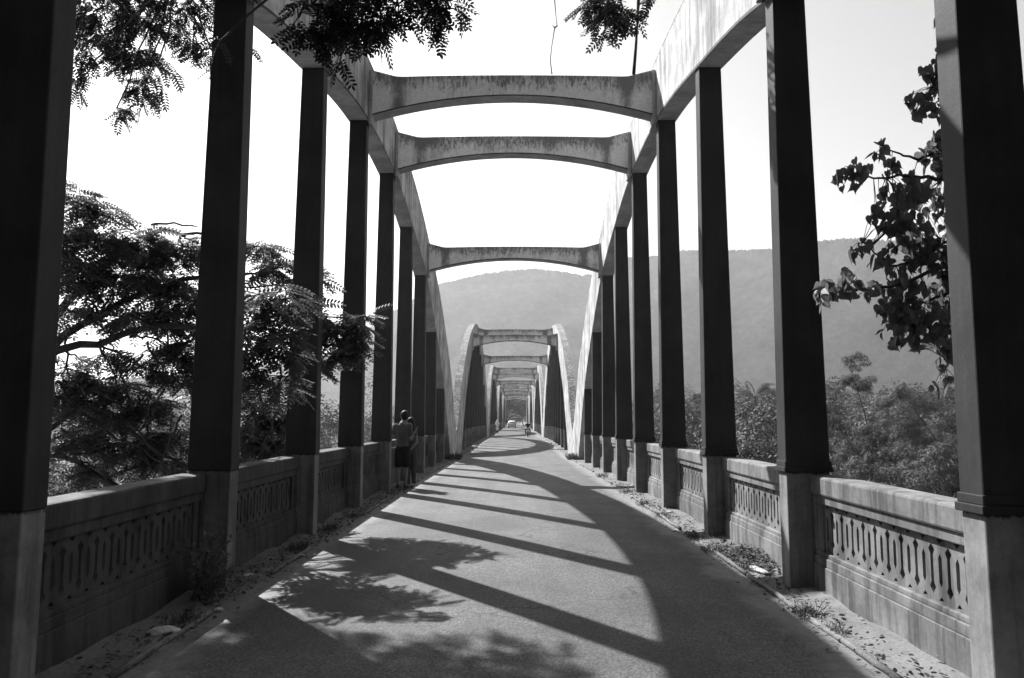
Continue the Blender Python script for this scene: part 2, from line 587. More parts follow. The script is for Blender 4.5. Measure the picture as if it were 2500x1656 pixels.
def make_rib(s, parent):
    xi, xo = s * 2.87, s * 3.27
    ts = np.linspace(-1, 1, 97)
    mb = MB()
    S = [(18.3 * t, float(smooth_interp(18.3 * t, SOF_D, SOF_Z))) for t in ts]
    E = [(21.4 * t, float(smooth_interp(21.4 * t, EXT_D, EXT_Z))) for t in ts]
    S = [(-21.4, -0.25)] + S + [(21.4, -0.25)]
    E = [(-21.4, 1.277)] + E + [(21.4, 1.277)]
    S[0] = (-21.398, -0.25); S[-1] = (21.398, -0.25); E[0] = (-21.398, 1.278); E[-1] = (21.398, 1.278)

    def lerp(a, b, t):
        return (a[0] + (b[0] - a[0]) * t, a[1] + (b[1] - a[1]) * t)
    for i in range(len(S) - 1):
        L0, L1 = math.dist(S[i], E[i]), math.dist(S[i + 1], E[i + 1])
        a0, a1 = 0.045 / max(L0, 0.2), 0.045 / max(L1, 0.2)
        b0, b1 = 1 - 0.05 / max(L0, 0.2), 1 - 0.05 / max(L1, 0.2)
        q = [S[i], lerp(S[i], E[i], a0), lerp(S[i], E[i], b0), E[i]]
        r = [S[i + 1], lerp(S[i + 1], E[i + 1], a1), lerp(S[i + 1], E[i + 1], b1), E[i + 1]]
        for X in (xi, xo):
            for k, mi in ((0, 1), (1, 0), (2, 2)):
                mb.add([(X, *q[k]), (X, *r[k]), (X, *r[k + 1]), (X, *q[k + 1])], [(0, 1, 2, 3)], mi)
        mb.add([(xi, *S[i]), (xo, *S[i]), (xo, *S[i + 1]), (xi, *S[i + 1])], [(0, 1, 2, 3)], 3)
        mb.add([(xi, *E[i]), (xo, *E[i]), (xo, *E[i + 1]), (xi, *E[i + 1])], [(0, 1, 2, 3)], 2)
    o = mb.build("arch_rib", [M['arch'], M['stain'], M['arch_top'], M['soffit']], parent)
    bm = bmesh.new()
    bm.from_mesh(o.data)
    bmesh.ops.remove_doubles(bm, verts=bm.verts, dist=0.0005)
    bmesh.ops.recalc_face_normals(bm, faces=bm.faces)
    bm.to_mesh(o.data)
    bm.free()
    return o


def beam_mat():
    """Cross beam: rain stains hang from the top edge and at the haunches."""
    m, n, l, b = new_mat("stained_beam_concrete")
    pos = n.new("ShaderNodeNewGeometry").outputs["Position"]
    ob = n.new("ShaderNodeTexCoord").outputs["Object"]
    sx = n.new("ShaderNodeSeparateXYZ")
    l.new(ob, sx.inputs[0])
    st = noise(n, l, scaled(n, l, pos, (3.6, 3.6, 0.5)), 1.5, 9, 0.8)
    big = noise(n, l, scaled(n, l, pos, (1.3, 1.3, 1.1)), 1.0, 5, 0.65)
    top = ramp(n, l, sx.outputs[2], 0.45, 0.0, 0.90, 0.20)
    h = mth(n, l, 'ABSOLUTE', sx.outputs[0])
    hau = mth(n, l, 'MULTIPLY', ramp(n, l, h, 2.05, 0.0, 2.28, 1.0), ramp(n, l, h, 2.3, 0.22, 2.5, 0.0))
    k = mth(n, l, 'ADD', mth(n, l, 'ADD', mth(n, l, 'MULTIPLY', st, 0.55), mth(n, l, 'MULTIPLY', big, 0.7)), mth(n, l, 'ADD', top, hau))
    fs = mth(n, l, 'MULTIPLY', ramp(n, l, noise(n, l, scaled(n, l, pos, (9, 9, 3)), 2.2, 8, 0.8), 0.46, 0.0, 0.62, 0.32), ramp(n, l, sx.outputs[2], 0.35, 0.15, 0.8, 1.0))
    k = mth(n, l, 'ADD', k, fs)
    dark = ramp(n, l, k, 0.60, 1.0, 0.92, 0.25)
    f = ramp(n, l, noise(n, l, pos, 20, 8, 0.7), 0.3, 0.85, 0.7, 1.08)
    l.new(mth(n, l, 'MULTIPLY', mth(n, l, 'MULTIPLY', dark, f), 0.72), b.inputs["Base Color"])
    b.inputs["Roughness"].default_value = 0.85
    b.inputs["Specular IOR Level"].default_value = 0.25
    bump(n, l, b, f, 0.3, 0.006)
    return m


M['beam'] = beam_mat()


def make_beam(yc, zb, zt, parent):
    hw = 0.17
    xs = np.concatenate([[-2.869, -2.75, -2.6, -2.45, -2.33], np.linspace(-2.2, 2.2, 25), [2.33, 2.45, 2.6, 2.75, 2.869]])
    dz = zt - zb

    def top(x):
        u = max(0, (abs(x) - 2.3) / 0.569)
        return dz - 0.15 + 0.03 * (1 - (x / 2.3) ** 2 if abs(x) < 2.3 else 0) + 0.15 * u

    def bot(x):
        return 0.42 * (1 - (x / 2.87) ** 2)
    mb = MB()
    for a0, a1 in zip(xs[:-1], xs[1:]):
        for y in (-hw, hw):
            mb.add([(a0, y, bot(a0) + 0.03), (a1, y, bot(a1) + 0.03), (a1, y, top(a1)), (a0, y, top(a0))], [(0, 1, 2, 3)], 0)
            mb.add([(a0, y, bot(a0)), (a1, y, bot(a1)), (a1, y, bot(a1) + 0.03), (a0, y, bot(a0) + 0.03)], [(0, 1, 2, 3)], 1)
        mb.add([(a0, -hw, bot(a0)), (a1, -hw, bot(a1)), (a1, hw, bot(a1)), (a0, hw, bot(a0))], [(0, 1, 2, 3)], 2)
        mb.add([(a0, -hw, top(a0)), (a1, -hw, top(a1)), (a1, hw, top(a1)), (a0, hw, top(a0))], [(0, 1, 2, 3)], 2)
    o = mb.build("cross_beam", [M['beam'], M['stain'], M['soffit']], parent)
    o.location = (0, yc, zb)
    for s in (-1, 1):                                    # the stub ribs where the beam meets each arch
        jb = MB()
        x0, x1 = sorted((s * 2.80, s * 2.8685))
        jb.box(x0, x1, -hw - 0.06, hw + 0.06, -0.16, dz - 0.05)
        jb.build("beam_bracket", M['soffit'], o, bevel=0.012)
    return o


def lattice_mesh(ncell=12, w=0.22, z0=0.40, z1=0.873, x0=3.152, x1=3.215):
    """One balustrade panel with real openings: tall arrow slots, short hexagon slots, small triangles."""
    H = z1 - z0
    bm = bmesh.new()

    def loop(pts):
        vs = [bm.verts.new((0, p[0], p[1])) for p in pts]
        return [bm.edges.new((vs[i], vs[(i + 1) % len(vs)])) for i in range(len(vs))]
    edges = loop([(0, 0), (w, 0), (w, H), (0, H)])
    c = 0.055
    a, hd = 0.019, 0.040
    zb, zt = 0.055, H - 0.055
    edges += loop([(c - a, zb + 0.085), (c - hd, zb + 0.045), (c, zb), (c + hd, zb + 0.045), (c + a, zb + 0.085),
                   (c + a, zt - 0.085), (c + hd, zt - 0.045), (c, zt), (c - hd, zt - 0.045), (c - a, zt - 0.085)])
    c = 0.165
    zb, zt = 0.115, H - 0.115
    edges += loop([(c - 0.022, zb + 0.035), (c, zb), (c + 0.022, zb + 0.035), (c + 0.022, zt - 0.035), (c, zt), (c - 0.022, zt - 0.035)])
    edges += loop([(c - 0.036, H - 0.016), (c + 0.036, H - 0.016), (c, H - 0.05)])
    edges += loop([(c - 0.036, 0.016), (c + 0.036, 0.016), (c, 0.05)])
    bmesh.ops.triangle_fill(bm, use_beauty=True, use_dissolve=False, edges=edges)
    bm.verts.ensure_lookup_table()
    V = np.array([v.co[:] for v in bm.verts])
    Fc = [tuple(v.index for v in f.verts) for f in bm.faces]
    border = [e for e in bm.edges if len(e.link_faces) == 1]
    sides = []
    bm.verts.index_update()
    outer = lambda v: min(v.co.y, w - v.co.y) < 1e-6 or min(v.co.z, H - v.co.z) < 1e-6
    for e_ in border:
        if not (outer(e_.verts[0]) and outer(e_.verts[1])):
            sides.append((e_.verts[0].index, e_.verts[1].index))
    bm.free()
    mb = MB()
    L = ncell * w
    for k in range(ncell):
        off = -L / 2 + k * w
        A_ = [(x0, p[1] + off, p[2] + z0) for p in V]
        B_ = [(x1, p[1] + off, p[2] + z0) for p in V]
        nV = len(V)
        mb.add(A_ + B_, Fc + [tuple(i + nV for i in reversed(f)) for f in Fc] + [(i, j, j + nV, i + nV) for i, j in sides])
    return mb


def mirror(o):
    for v in o.data.vertices:
        v.co.x = -v.co.x
    o.data.flip_normals()


def make_parapet(s, yc, length, parent, lattice=True):
    """One parapet bay between two pedestals: moulded wall (part), lattice and coping (sub-parts)."""
    h = length / 2
    wl_ = MB()
    wl_.box(3.095, 3.355, -h, h, -0.1, 0.27)
    wl_.box(3.107, 3.343, -h, h, 0.27, 0.355)
    wl_.box(3.122, 3.328, -h, h, 0.355, 0.40)
    p = min(1.32, h - 0.16)
    for e0, e1 in ((-h, -h + 0.08), (h - 0.08, h)):
        wl_.box(3.110, 3.34, e0, e1, 0.40, 0.872)
    for e0, e1 in ((-h + 0.08, -p), (p, h - 0.08)):
        wl_.box(3.126, 3.32, e0, e1, 0.40, 0.872)
    wl_.box(3.110, 3.34, -h, h, 0.872, 0.955)
    if not lattice:
        wl_.box(3.145, 3.25, -p, p, 0.40, 0.872)
    cm = M['shade_parapet' if s < 0 else 'concrete']
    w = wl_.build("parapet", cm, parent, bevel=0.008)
    cp = MB()
    cp.box(3.085, 3.375, -h - 0.0, h + 0.0, 0.955, 1.14)
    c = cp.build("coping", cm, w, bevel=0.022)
    parts = [w, c]
    if lattice:
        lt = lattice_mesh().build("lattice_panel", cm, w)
        parts.append(lt)
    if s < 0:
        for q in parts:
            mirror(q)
    return w


def make_hanger(s, d, parent):
    z0 = 1.165
    zt = float(smooth_interp(d, SOF_D, SOF_Z)) + 0.25 - float(deck(YC + d))
    mb = MB()
    t = 0.1234
    zc = 7.6
    f = min(1, (zt - z0) / (zc - z0))
    xi0, xo0, xi1, xo1 = 2.857, 3.313, 2.857 + 0.047 * f, 3.313 - 0.078 * f
    v = [(xi0, -t, z0), (xo0, -t, z0), (xo0, t, z0), (xi0, t, z0), (xi1, -t, zt), (xo1, -t, zt), (xo1, t, zt), (xi1, t, zt)]
    mb.add([(x * s, y, z) for x, y, z in v], [(0, 3, 2, 1), (4, 5, 6, 7), (0, 1, 5, 4), (1, 2, 6, 5), (2, 3, 7, 6), (3, 0, 4, 7)])
    o = mb.build("hanger", M['hanger'], parent, bevel=0.012)
    pb = MB()
    x0, x1 = sorted((s * 2.862, s * 3.308))
    pb.box(x0, x1, -t + 0.004, t - 0.004, -0.12, z0)
    pb.build("pedestal", M['post'], o, bevel=0.012)
    if s > 0:
        cb = MB()
        cb.box(2.835, 3.335, -t - 0.022, t + 0.022, z0 + 0.002, z0 + 0.055)
        cb.box(2.846, 3.324, -t - 0.011, t + 0.011, z0 + 0.055, z0 + 0.115)
        cb.build("collar", M['hanger'], o, bevel=0.006)
    o.location = (0, d, float(deck(YC + d)))
    return o


span = empty("arch_span", (0, YC, 0))
for s in (-1, 1):
    make_rib(s, span)
BEAMS = [(-8.3, 6.72, 7.66), (-1.55, 7.88, 8.85), (1.75, 7.88, 8.86), (8.45, 6.72, 7.67)]
for yb, zb, zt in BEAMS:
    make_beam(yb, zb, zt, span)
HD = [(k + 0.5) * BAY for k in range(-5, 5)]
par = {}
for s in (-1, 1):
    for d in HD:
        make_hanger(s, d, span)
    ln = BAY - 0.2468 + 0.006
    proto = make_parapet(s, 0, ln, None)
    for i, y0 in enumerate([(k + 1) * BAY for k in range(-5, 4)]):
        o = proto if i == 0 else copy_tree(proto)
        o.parent = span
        dz = float(deck(YC + y0 + BAY / 2) - deck(YC + y0 - BAY / 2)) / BAY
        o.location = (0, y0, float(deck(YC + y0)))
        o.rotation_euler = (math.atan(dz), 0, 0)
    for sg in (-1, 1):
        yc_ = sg * (HD[-1] + 0.12 + 1.45)
        o = make_parapet(s, 0, 2.9, span, lattice=False)
        o.location = (0, yc_, float(deck(YC + yc_)))
SPAN_LABELS = ["nearest concrete arch span, its tall dark hangers and cross beams overhead",
               "second concrete arch span, whole rounded arch tops standing behind the nearest span",
               "middle one of the five concrete arch spans, behind the second span's beams",
               "fourth concrete arch span, small and pale, last but one before the far bank",
               "farthest concrete arch span, framing the palms at the end of the road"]
for k in range(5):
    o = span if k == 0 else copy_tree(span)
    o.location = (0, YC + k * SPAN, 0)
    tag(o, SPAN_LABELS[k], "bridge span", "arch spans of the bridge")


# ------------------------------------------------------------------ foliage tools
def frames(d, roll=None, up=(0, 0, 1)):
    """Rotation matrices (N,3,3) with columns along d, sideways, normal."""
    d = d / np.linalg.norm(d, axis=1, keepdims=True)
    u = np.array(up, float)
    u = np.tile(u, (len(d), 1)) if u.ndim == 1 else u
    s = np.cross(u, d)
    ln = np.linalg.norm(s, axis=1, keepdims=True)
    s = np.where(ln < 1e-3, np.array([[1.0, 0, 0]]), s / np.maximum(ln, 1e-3))
    nrm = np.cross(d, s)
    if roll is not None:
        c, q = np.cos(roll)[:, None], np.sin(roll)[:, None]
        s, nrm = s * c + nrm * q, nrm * c - s * q
    return np.stack([d, s, nrm], -1)


def place(tv, tf, pos, Rm, sc):
    tv, tf = np.asarray(tv, float), np.asarray(tf)
    v = np.einsum('nij,mj->nmi', Rm, tv) * np.asarray(sc)[:, None, None] + pos[:, None, :]
    f = tf[None] + (np.arange(len(pos)) * len(tv))[:, None, None]
    return v.reshape(-1, 3), f.reshape(-1, tf.shape[1])


def leaflet(base, direc, ln, wd, bend=0.15):
    b, d = np.array(base, float), np.array(direc, float)
    d /= np.linalg.norm(d)
    s = np.array([-d[1], d[0], 0])
    P = [(0, 0, 0), (.22, .36, -.02), (.55, .5, -.05), (.85, .3, -.12), (1, 0, -.18), (.85, -.3, -.12), (.55, -.5, -.05), (.22, -.36, -.02)]
    return [b + d * ln * p + s * wd * q + np.array([0, 0, r * ln * bend / 0.15]) for p, q, r in P]


def pinnate(pairs=6, L=1.0, ll=0.26, lw=0.115, droop=0.25):
    v, f = [], []
    for i in range(pairs):
        t = 0.16 + 0.78 * i / (pairs - 1)
        z = -droop * t * t
        for s in (-1, 1):
            o = len(v)
            v += leaflet((t * L, s * 0.01, z), (0.55, s * 1.0, 0), ll * (1 - 0.25 * abs(t - 0.5)), lw)
            f.append(list(range(o, o + 8)))
    o = len(v)
    v += leaflet((0.96 * L, 0, -droop), (1, 0, 0), ll, lw)
    f.append(list(range(o, o + 8)))
    o = len(v)                                    # rachis as a thin eight-sided sliver
    ts = [0, .33, .66, 1]
    v += [(t * L, 0.006, -droop * t * t) for t in ts] + [(t * L, -0.006, -droop * t * t) for t in reversed(ts)]
    f.append(list(range(o, o + 8)))
    return np.array(v), np.array(f)


PIN = pinnate()
PIN_FINE = pinnate(10, 1.0, 0.17, 0.055, 0.3)
# heart-shaped leaf with a drip tip, folded along the midrib: eight-vertex halves
HEART = (np.array([(0, 0, 0), (-.10, .16, .05), (-.06, .34, .09), (.14, .46, .11), (.42, .40, .08), (.68, .20, .02), (.86, .06, -.06), (1.08, 0, -.16),
                   (-.10, -.16, .05), (-.06, -.34, .09), (.14, -.46, .11), (.42, -.40, .08), (.68, -.20, .02), (.86, -.06, -.06)]),
         np.array([[0, 1, 2, 3, 4, 5, 6, 7], [0, 7, 13, 12, 11, 10, 9, 8]]))
OVAL = (np.array([(0, 0, 0), (.3, .2, .03), (.7, .2, .02), (1, 0, -.06), (.7, -.2, .02), (.3, -.2, .03)]), np.array([[0, 1, 2, 3, 4, 5]]))
BLADE = (np.array([(0, .05, 0), (.5, .07, .02), (1, 0, -.12), (.5, -.07, .02)]), np.array([[0, 1, 2, 3]]))
PALMLET = (np.array([(0, .012, 0), (.3, .028, .01), (.7, .02, -.02), (1, 0, -.12), (.7, -.02, -.02), (.3, -.028, .01), (0, -.012, 0)]), np.array([[0, 1, 2, 3, 4, 5, 6]]))
TUFT = (np.array([(0, 0, 0), (.45, .32, .05), (1, .05, -.1), (.5, -.3, .02)]), np.array([[0, 1, 2, 3]]))


def unit(n_):
    d = rng.normal(size=(n_, 3))
    return d / np.linalg.norm(d, axis=1, keepdims=True)


class Tree:
    """Trunk, limbs and twigs in one mesh, leaves in another."""
    def __init__(self, name, loc, label, cat="tree", group=None):
        self.root = empty(name, loc)
        tag(self.root, label, cat, group)
        self.loc = np.array(loc, float)
        self.w = MB()
        self.V, self.F, self.n = [], [], 0

    def limb(self, pts, r0, r1, n=7, wob=0.05):
        pts = [np.array(p, float) for p in pts]
        out = []
        for i in range(len(pts) - 1):
            for t in np.linspace(0, 1, 6)[:-1]:
                out.append(pts[i] * (1 - t) + pts[i + 1] * t)
        out.append(pts[-1])
        out = np.array(out)
        for _ in range(2):
            out[1:-1] = 0.5 * out[1:-1] + 0.25 * (out[:-2] + out[2:])
        out[1:-1] += rng.normal(0, wob, out[1:-1].shape) * 0.5
        self.w.tube(out - self.loc, list(np.linspace(r0, r1, len(out))), n)
        return out

    def leaves(self, tpl, pos, d, sc, roll, up=(0, 0, 1)):
        v, f = place(tpl[0], tpl[1], pos - self.loc, frames(d, roll, up), sc)
        self.V.append(v)
        self.F.append(f + self.n)
        self.n += len(v)

    def cluster(self, c, rad, twigs, per, tpl, size, droop=0.25, stem=None, flat=0.5, src=None):
        c, rad = np.array(c, float), np.array(rad, float)
        if src is not None:
            self.limb([src, (np.array(src) + c) / 2 + rng.normal(0, 0.12, 3) * np.linalg.norm(c - np.array(src)) * 0.5, c], stem or 0.025, 0.012, 5, 0.03)
        for _ in range(twigs):
            u = unit(1)[0]
            a0 = c + u * rad * rng.uniform(0.0, 0.3)
            b0 = c + u * rad * rng.uniform(0.65, 1.0) + np.array([0, 0, -droop * 0.3 * rad.max()])
            mid = (a0 + b0) / 2 + rng.normal(0, 0.06, 3) * rad
            self.w.tube([p - self.loc for p in (c, a0, mid, b0)], [0.010, 0.007, 0.005, 0.003], 4, cap=False)
            t = np.linspace(0.15, 1.0, per)
            p = np.where(t[:, None] < 0.5, a0 + (mid - a0) * (t[:, None] * 2), mid + (b0 - mid) * (t[:, None] * 2 - 1))
            axis = (b0 - a0) / (np.linalg.norm(b0 - a0) + 1e-6)
            side = np.cross(axis, (0, 0, 1.0))
            side /= np.linalg.norm(side) + 1e-6
            sg = np.where(np.arange(per) % 2 == 0, 1, -1)[:, None]
            d = axis * 0.55 + side * sg * rng.uniform(0.4, 1.1, (per, 1)) + rng.normal(0, 0.3, (per, 3))
            d[:, 2] = d[:, 2] * flat - droop
            self.leaves(tpl, p, d, size * rng.uniform(0.7, 1.2, per), rng.normal(0, 0.5, per))

    def finish(self, leafmat, bark=None, crown="crown", trunk="trunk"):
        if self.w.v:
            self.w.build(trunk, bark or M['bark'], self.root, smooth=True)
        if self.V:
            big_mesh(crown, np.concatenate(self.V), np.concatenate(self.F), leafmat, self.root)
        return self.root


# ------------------------------------------------------------------ tree outside the left parapet
t = Tree("leafy_tree", (-9.2, 12.0, -9.0), "feathery leaved tree behind the left parapet, twigs reaching through the hangers")
t.limb([(-9.2, 12, -10), (-9.0, 12, -4), (-8.6, 11.9, -0.5), (-8.3, 11.8, 1.8)], 0.38, 0.2, 10)
fork = (-8.3, 11.8, 1.8)
limbs = [[fork, (-6.9, 11.4, 3.1), (-5.4, 11.6, 4.0), (-4.2, 12.0, 4.2)],
         [fork, (-6.8, 11.2, 2.9), (-5.2, 11.3, 3.3), (-3.9, 11.8, 3.1)],
         [fork, (-7.0, 11.8, 3.8), (-6.0, 12.0, 4.9), (-5.0, 12.3, 4.9)],
         [(-8.6, 11.9, -0.5), (-6.8, 11.6, 2.2), (-5.6, 11.6, 1.5), (-4.6, 12.2, 0.7)],
         [(-8.6, 11.9, -0.5), (-7.2, 11.6, 1.5), (-6.0, 12, 0.6), (-5.2, 12.4, -0.3)],
         [fork, (-7.6, 12.2, 4.2), (-7.2, 12.6, 5.0)]]
tips = []
for lb in limbs:
    o_ = t.limb(lb, 0.085 if lb[0] == fork else 0.05, 0.02, 7, 0.06)
    tips += [o_[i] for i in range(4, len(o_), 3)]
tips = np.array(tips)


def near(c):
    return tips[np.argmin(np.linalg.norm(tips - np.array(c), axis=1))]


def leftspray(dx, dy, Y, rx, rz, tw, per=7, size=0.30, tpl=PIN):
    c = at(dx, dy, Y)
    t.cluster(c, (rx, 0.7 * rx + 0.15, rz), tw, per, tpl, size, 0.22, 0.02, 0.5, near(c))


for a_ in [(180, 470, 11.5, .45, .3, 9), (235, 480, 11.8, .4, .25, 8), (150, 560, 11.2, .6, .35, 16), (240, 560, 11.5, .7, .35, 20),
           (330, 560, 11.8, .6, .3, 16), (400, 590, 12, .55, .35, 16), (180, 640, 11.2, .6, .4, 16), (270, 640, 11.5, .65, .4, 18),
           (360, 660, 11.8, .6, .4, 18), (430, 690, 12, .5, .4, 16), (160, 720, 11.2, .45, .25, 9), (300, 730, 11.5, .5, .25, 10),
           (390, 740, 12, .55, .3, 14), (440, 790, 12, .45, .35, 14), (400, 830, 12, .5, .3, 12), (330, 850, 12, .4, .22, 7),
           (240, 820, 11.5, .35, .2, 6), (430, 880, 12.2, .4, .3, 10), (170, 930, 11.5, .5, .25, 9), (270, 960, 11.8, .5, .25, 9),
           (350, 940, 12, .4, .2, 7), (180, 1010, 11.8, .5, .3, 9), (300, 1040, 12, .5, .3, 9), (400, 1010, 12.2, .4, .3, 9),
           (150, 850, 11.6, .4, .25, 8), (210, 890, 11.8, .45, .22, 8), (290, 900, 12, .4, .2, 7), (220, 1080, 12, .4, .2, 6), (380, 1070, 12.4, .45, .25, 8), (455, 560, 12.3, .3, .25, 6),
           (590, 570, 12.3, .40, .22, 9), (640, 620, 12.3, .45, .28, 10), (600, 680, 9.5, .5, .32, 15), (660, 690, 9.5, .4, .3, 13),
           (585, 760, 9.5, .45, .35, 15), (650, 780, 9.5, .45, .35, 14), (590, 850, 9.5, .45, .35, 13), (650, 870, 9.5, .4, .35, 12),
           (590, 940, 12.3, .4, .35, 12), (650, 950, 12.5, .35, .3, 10), (590, 1020, 12.4, .4, .3, 10), (640, 1040, 12.5, .35, .25, 8),
           (720, 720, 12.4, .4, .3, 11), (765, 760, 12.4, .32, .25, 10), (790, 800, 12.3, .30, .28, 9), (830, 740, 12.2, .30, .18, 9),
           (825, 800, 12.2, .28, .2, 7), (730, 830, 12.4, .35, .3, 9), (720, 640, 12.4, .3, .25, 8)]:
    leftspray(*a_[:5], int(a_[5] * (0.85 if a_[2] < 11 else 2.4 if a_[1] > 880 else 1.5)))
# bare twigs hanging between the clumps
for dx0, dy0, dx1, dy1 in [(160, 770, 145, 1000), (230, 800, 290, 990), (330, 820, 250, 880), (200, 900, 420, 1000), (130, 880, 260, 1010),
                           (250, 1000, 440, 1100), (160, 1050, 330, 1000), (140, 990, 300, 1110), (300, 980, 400, 1120), (380, 900, 300, 1090), (420, 960, 350, 1120), (200, 850, 180, 1000), (280, 860, 300, 1000), (150, 800, 260, 860), (340, 790, 440, 900), (590, 900, 640, 1060), (650, 880, 600, 1050), (350, 520, 455, 525), (300, 780, 430, 850)]:
    p0, p1 = np.array(at(dx0, dy0, 11.3)), np.array(at(dx1, dy1, 12.0))
    t.limb([p0, (p0 + p1) / 2 + rng.normal(0, 0.12, 3), p1], 0.02, 0.008, 5, 0.05)
t.finish(M['leafA'])

# ------------------------------------------------------------------ big tree leaning over the bridge end
t = Tree("overhanging_tree", (-7.5, 3.0, -3.0), "large dark tree whose leafy boughs hang over the bridge at the top of the photo")
t.limb([(-7.5, 3, -3.5), (-7.4, 3, 2), (-7.0, 3.4, 7), (-6.2, 4.0, 9.5)], 0.5, 0.26, 10)
tops = [[(-6.2, 4, 9.5), (-5.2, 5.2, 10.2), (-3.2, 6.4, 8.8), (-1.5, 7.2, 6.9)],
        [(-6.2, 4, 9.5), (-4.0, 4.6, 11.0), (-1.0, 5.6, 9.8), (0.9, 7.0, 7.4)],
        [(-7.0, 3.4, 7), (-7.2, 6.0, 8.8), (-6.4, 9.0, 9.6), (-5.4, 11.4, 9.0)],
        [(-6.2, 4, 9.5), (-6.6, 7.0, 10.5), (-5.4, 9.0, 10.2)],
        [(-6.2, 4, 9.5), (-5.0, 1.0, 11.5), (-2.0, -3.0, 11.0), (1.5, -5.0, 10)],
        [(-6.2, 4, 9.5), (-6.4, -1.0, 10.5), (-6.0, -5.0, 9.0)]]
tips = []
for lb in tops:
    o_ = t.limb(lb, 0.15, 0.03, 7, 0.05)
    tips += [o_[i] for i in range(3, len(o_), 2)]
tips = np.array(tips)


def topspray(dx, dy, Y, rx, rz, tw, per=7, size=0.24, tpl=PIN):
    c = at(dx, dy, Y)
    t.cluster(c, (rx * 1.1, rx * 1.1, rz * 1.05), max(2, int(tw * (0.55 if Y < 7 else 0.9))), per, tpl, size * (0.82 if Y < 7 else 1.0), 0.45, 0.018, 0.6, near(c))


for a_ in [(720, 10, 6.6, .32, .22, 16), (780, 35, 6.6, .30, .25, 16), (850, 20, 6.6, .32, .25, 18), (920, 10, 6.7, .3, .22, 14), (880, 60, 6.6, .22, .2, 10),
           (760, 85, 6.5, .16, .2, 8), (790, 125, 6.5, .10, .13, 4), (720, 70, 6.5, .15, .18, 6), (690, 40, 6.6, .12, .16, 5), (985, 15, 6.7, .2, .16, 8), (1040, 20, 6.7, .16, .12, 6), (1020, 55, 6.7, .10, .08, 2),
           (830, 75, 6.5, .18, .15, 7), (800, -30, 6.7, .4, .2, 16), (950, -40, 6.8, .5, .2, 16),
           (1390, 10, 10.0, 0.31, 0.28, 10, 6, 0.26), (1440, 20, 10.0, 0.25, 0.25, 8, 6, 0.26), (1400, 60, 10.0, 0.18, 0.19, 5, 6, 0.24), (1350, 0, 10.0, 0.14, 0.14, 3, 6, 0.24), (1520, -8, 10.0, 0.17, 0.08, 3, 6, 0.24),
           (1420, -50, 10.0, 0.56, 0.35, 10, 6, 0.27),
           (230, 20, 11.5, .55, .45, 20, 8, .24, PIN), (320, 40, 11.7, .55, .45, 22, 8, .24, PIN), (410, 30, 11.8, .5, .4, 18, 8, .24, PIN), (200, 100, 11.3, .4, .45, 14, 8, .24, PIN),
           (290, 110, 11.6, .5, .4, 18, 8, .24, PIN), (350, 150, 11.7, .4, .4, 16, 8, .24, PIN), (450, 80, 11.8, .4, .3, 12, 8, .24, PIN), (330, 210, 11.7, .3, .25, 10, 8, .24, PIN),
           (270, 250, 11.6, .2, .15, 5, 8, .24, PIN), (180, 190, 11.2, .2, .2, 6, 8, .24, PIN), (230, -30, 13.5, .8, .35, 16, 8, .26, PIN), (310, -45, 13.5, .8, .35, 16, 8, .26, PIN), (175, 5, 13.2, .6, .35, 12, 8, .26, PIN), (250, -60, 11.6, .9, .4, 22, 8, .24, PIN), (430, -50, 11.8, .7, .4, 16, 8, .24, PIN),
           (525, 40, 12.0, .28, .3, 9, 8, .24, PIN), (540, 110, 12.0, .26, .25, 7, 8, .24, PIN), (500, 130, 12.0, .3, .2, 6, 8, .24, PIN), (510, 95, 7.4, .10, .08, 2, 5, .2)]:
    topspray(*a_)
for k in range(95):                                        # upper crown, above the picture, shading the near end of the road
    c = np.array([rng.uniform(-12.5, -5.0), rng.uniform(4.0, 14.0), rng.uniform(11.6, 14.5)])
    if k % 3 == 0:
        c = np.array([rng.uniform(-12, -1.5), rng.uniform(-2, 7.0), rng.uniform(10.5, 14)])
    t.cluster(c, (.9, .9, .5), 10, 8, PIN, .36, .3)
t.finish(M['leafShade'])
# unseen canopy behind the viewer, added to darken the near end of the bridge
t = Tree("shade_canopy", (5.5, -9.0, -2.0), "unseen canopy added behind the viewer to shade the near end of the bridge")
t.limb([(5.5, -9, -2.5), (5.2, -9, 4), (3.5, -8.5, 9)], 0.5, 0.25, 10)
for k in range(520):
    c = np.array([rng.uniform(-22, 22), rng.uniform(-17, -3), rng.uniform(-1.0, 15)])
    if (abs(c[0]) < 3.6 and c[2] < 4) or c[1] > -3 - 0.12 * abs(c[2] - 5) and c[2] < 4:
        continue
    if k % 4 == 0:                                     # boughs added out of view on either side to block sky light
        c = np.array([rng.choice([-1, 1]) * rng.uniform(7.5, 16), rng.uniform(-5, 3.0), rng.uniform(-2, 11)])
    p = c + unit(60) * rng.uniform(0.2, 1.8, (60, 1))
    t.leaves(TUFT, p, unit(60), rng.uniform(0.6, 1.1, 60), rng.uniform(0, 6.28, 60))
t.finish(M['leafShade'])

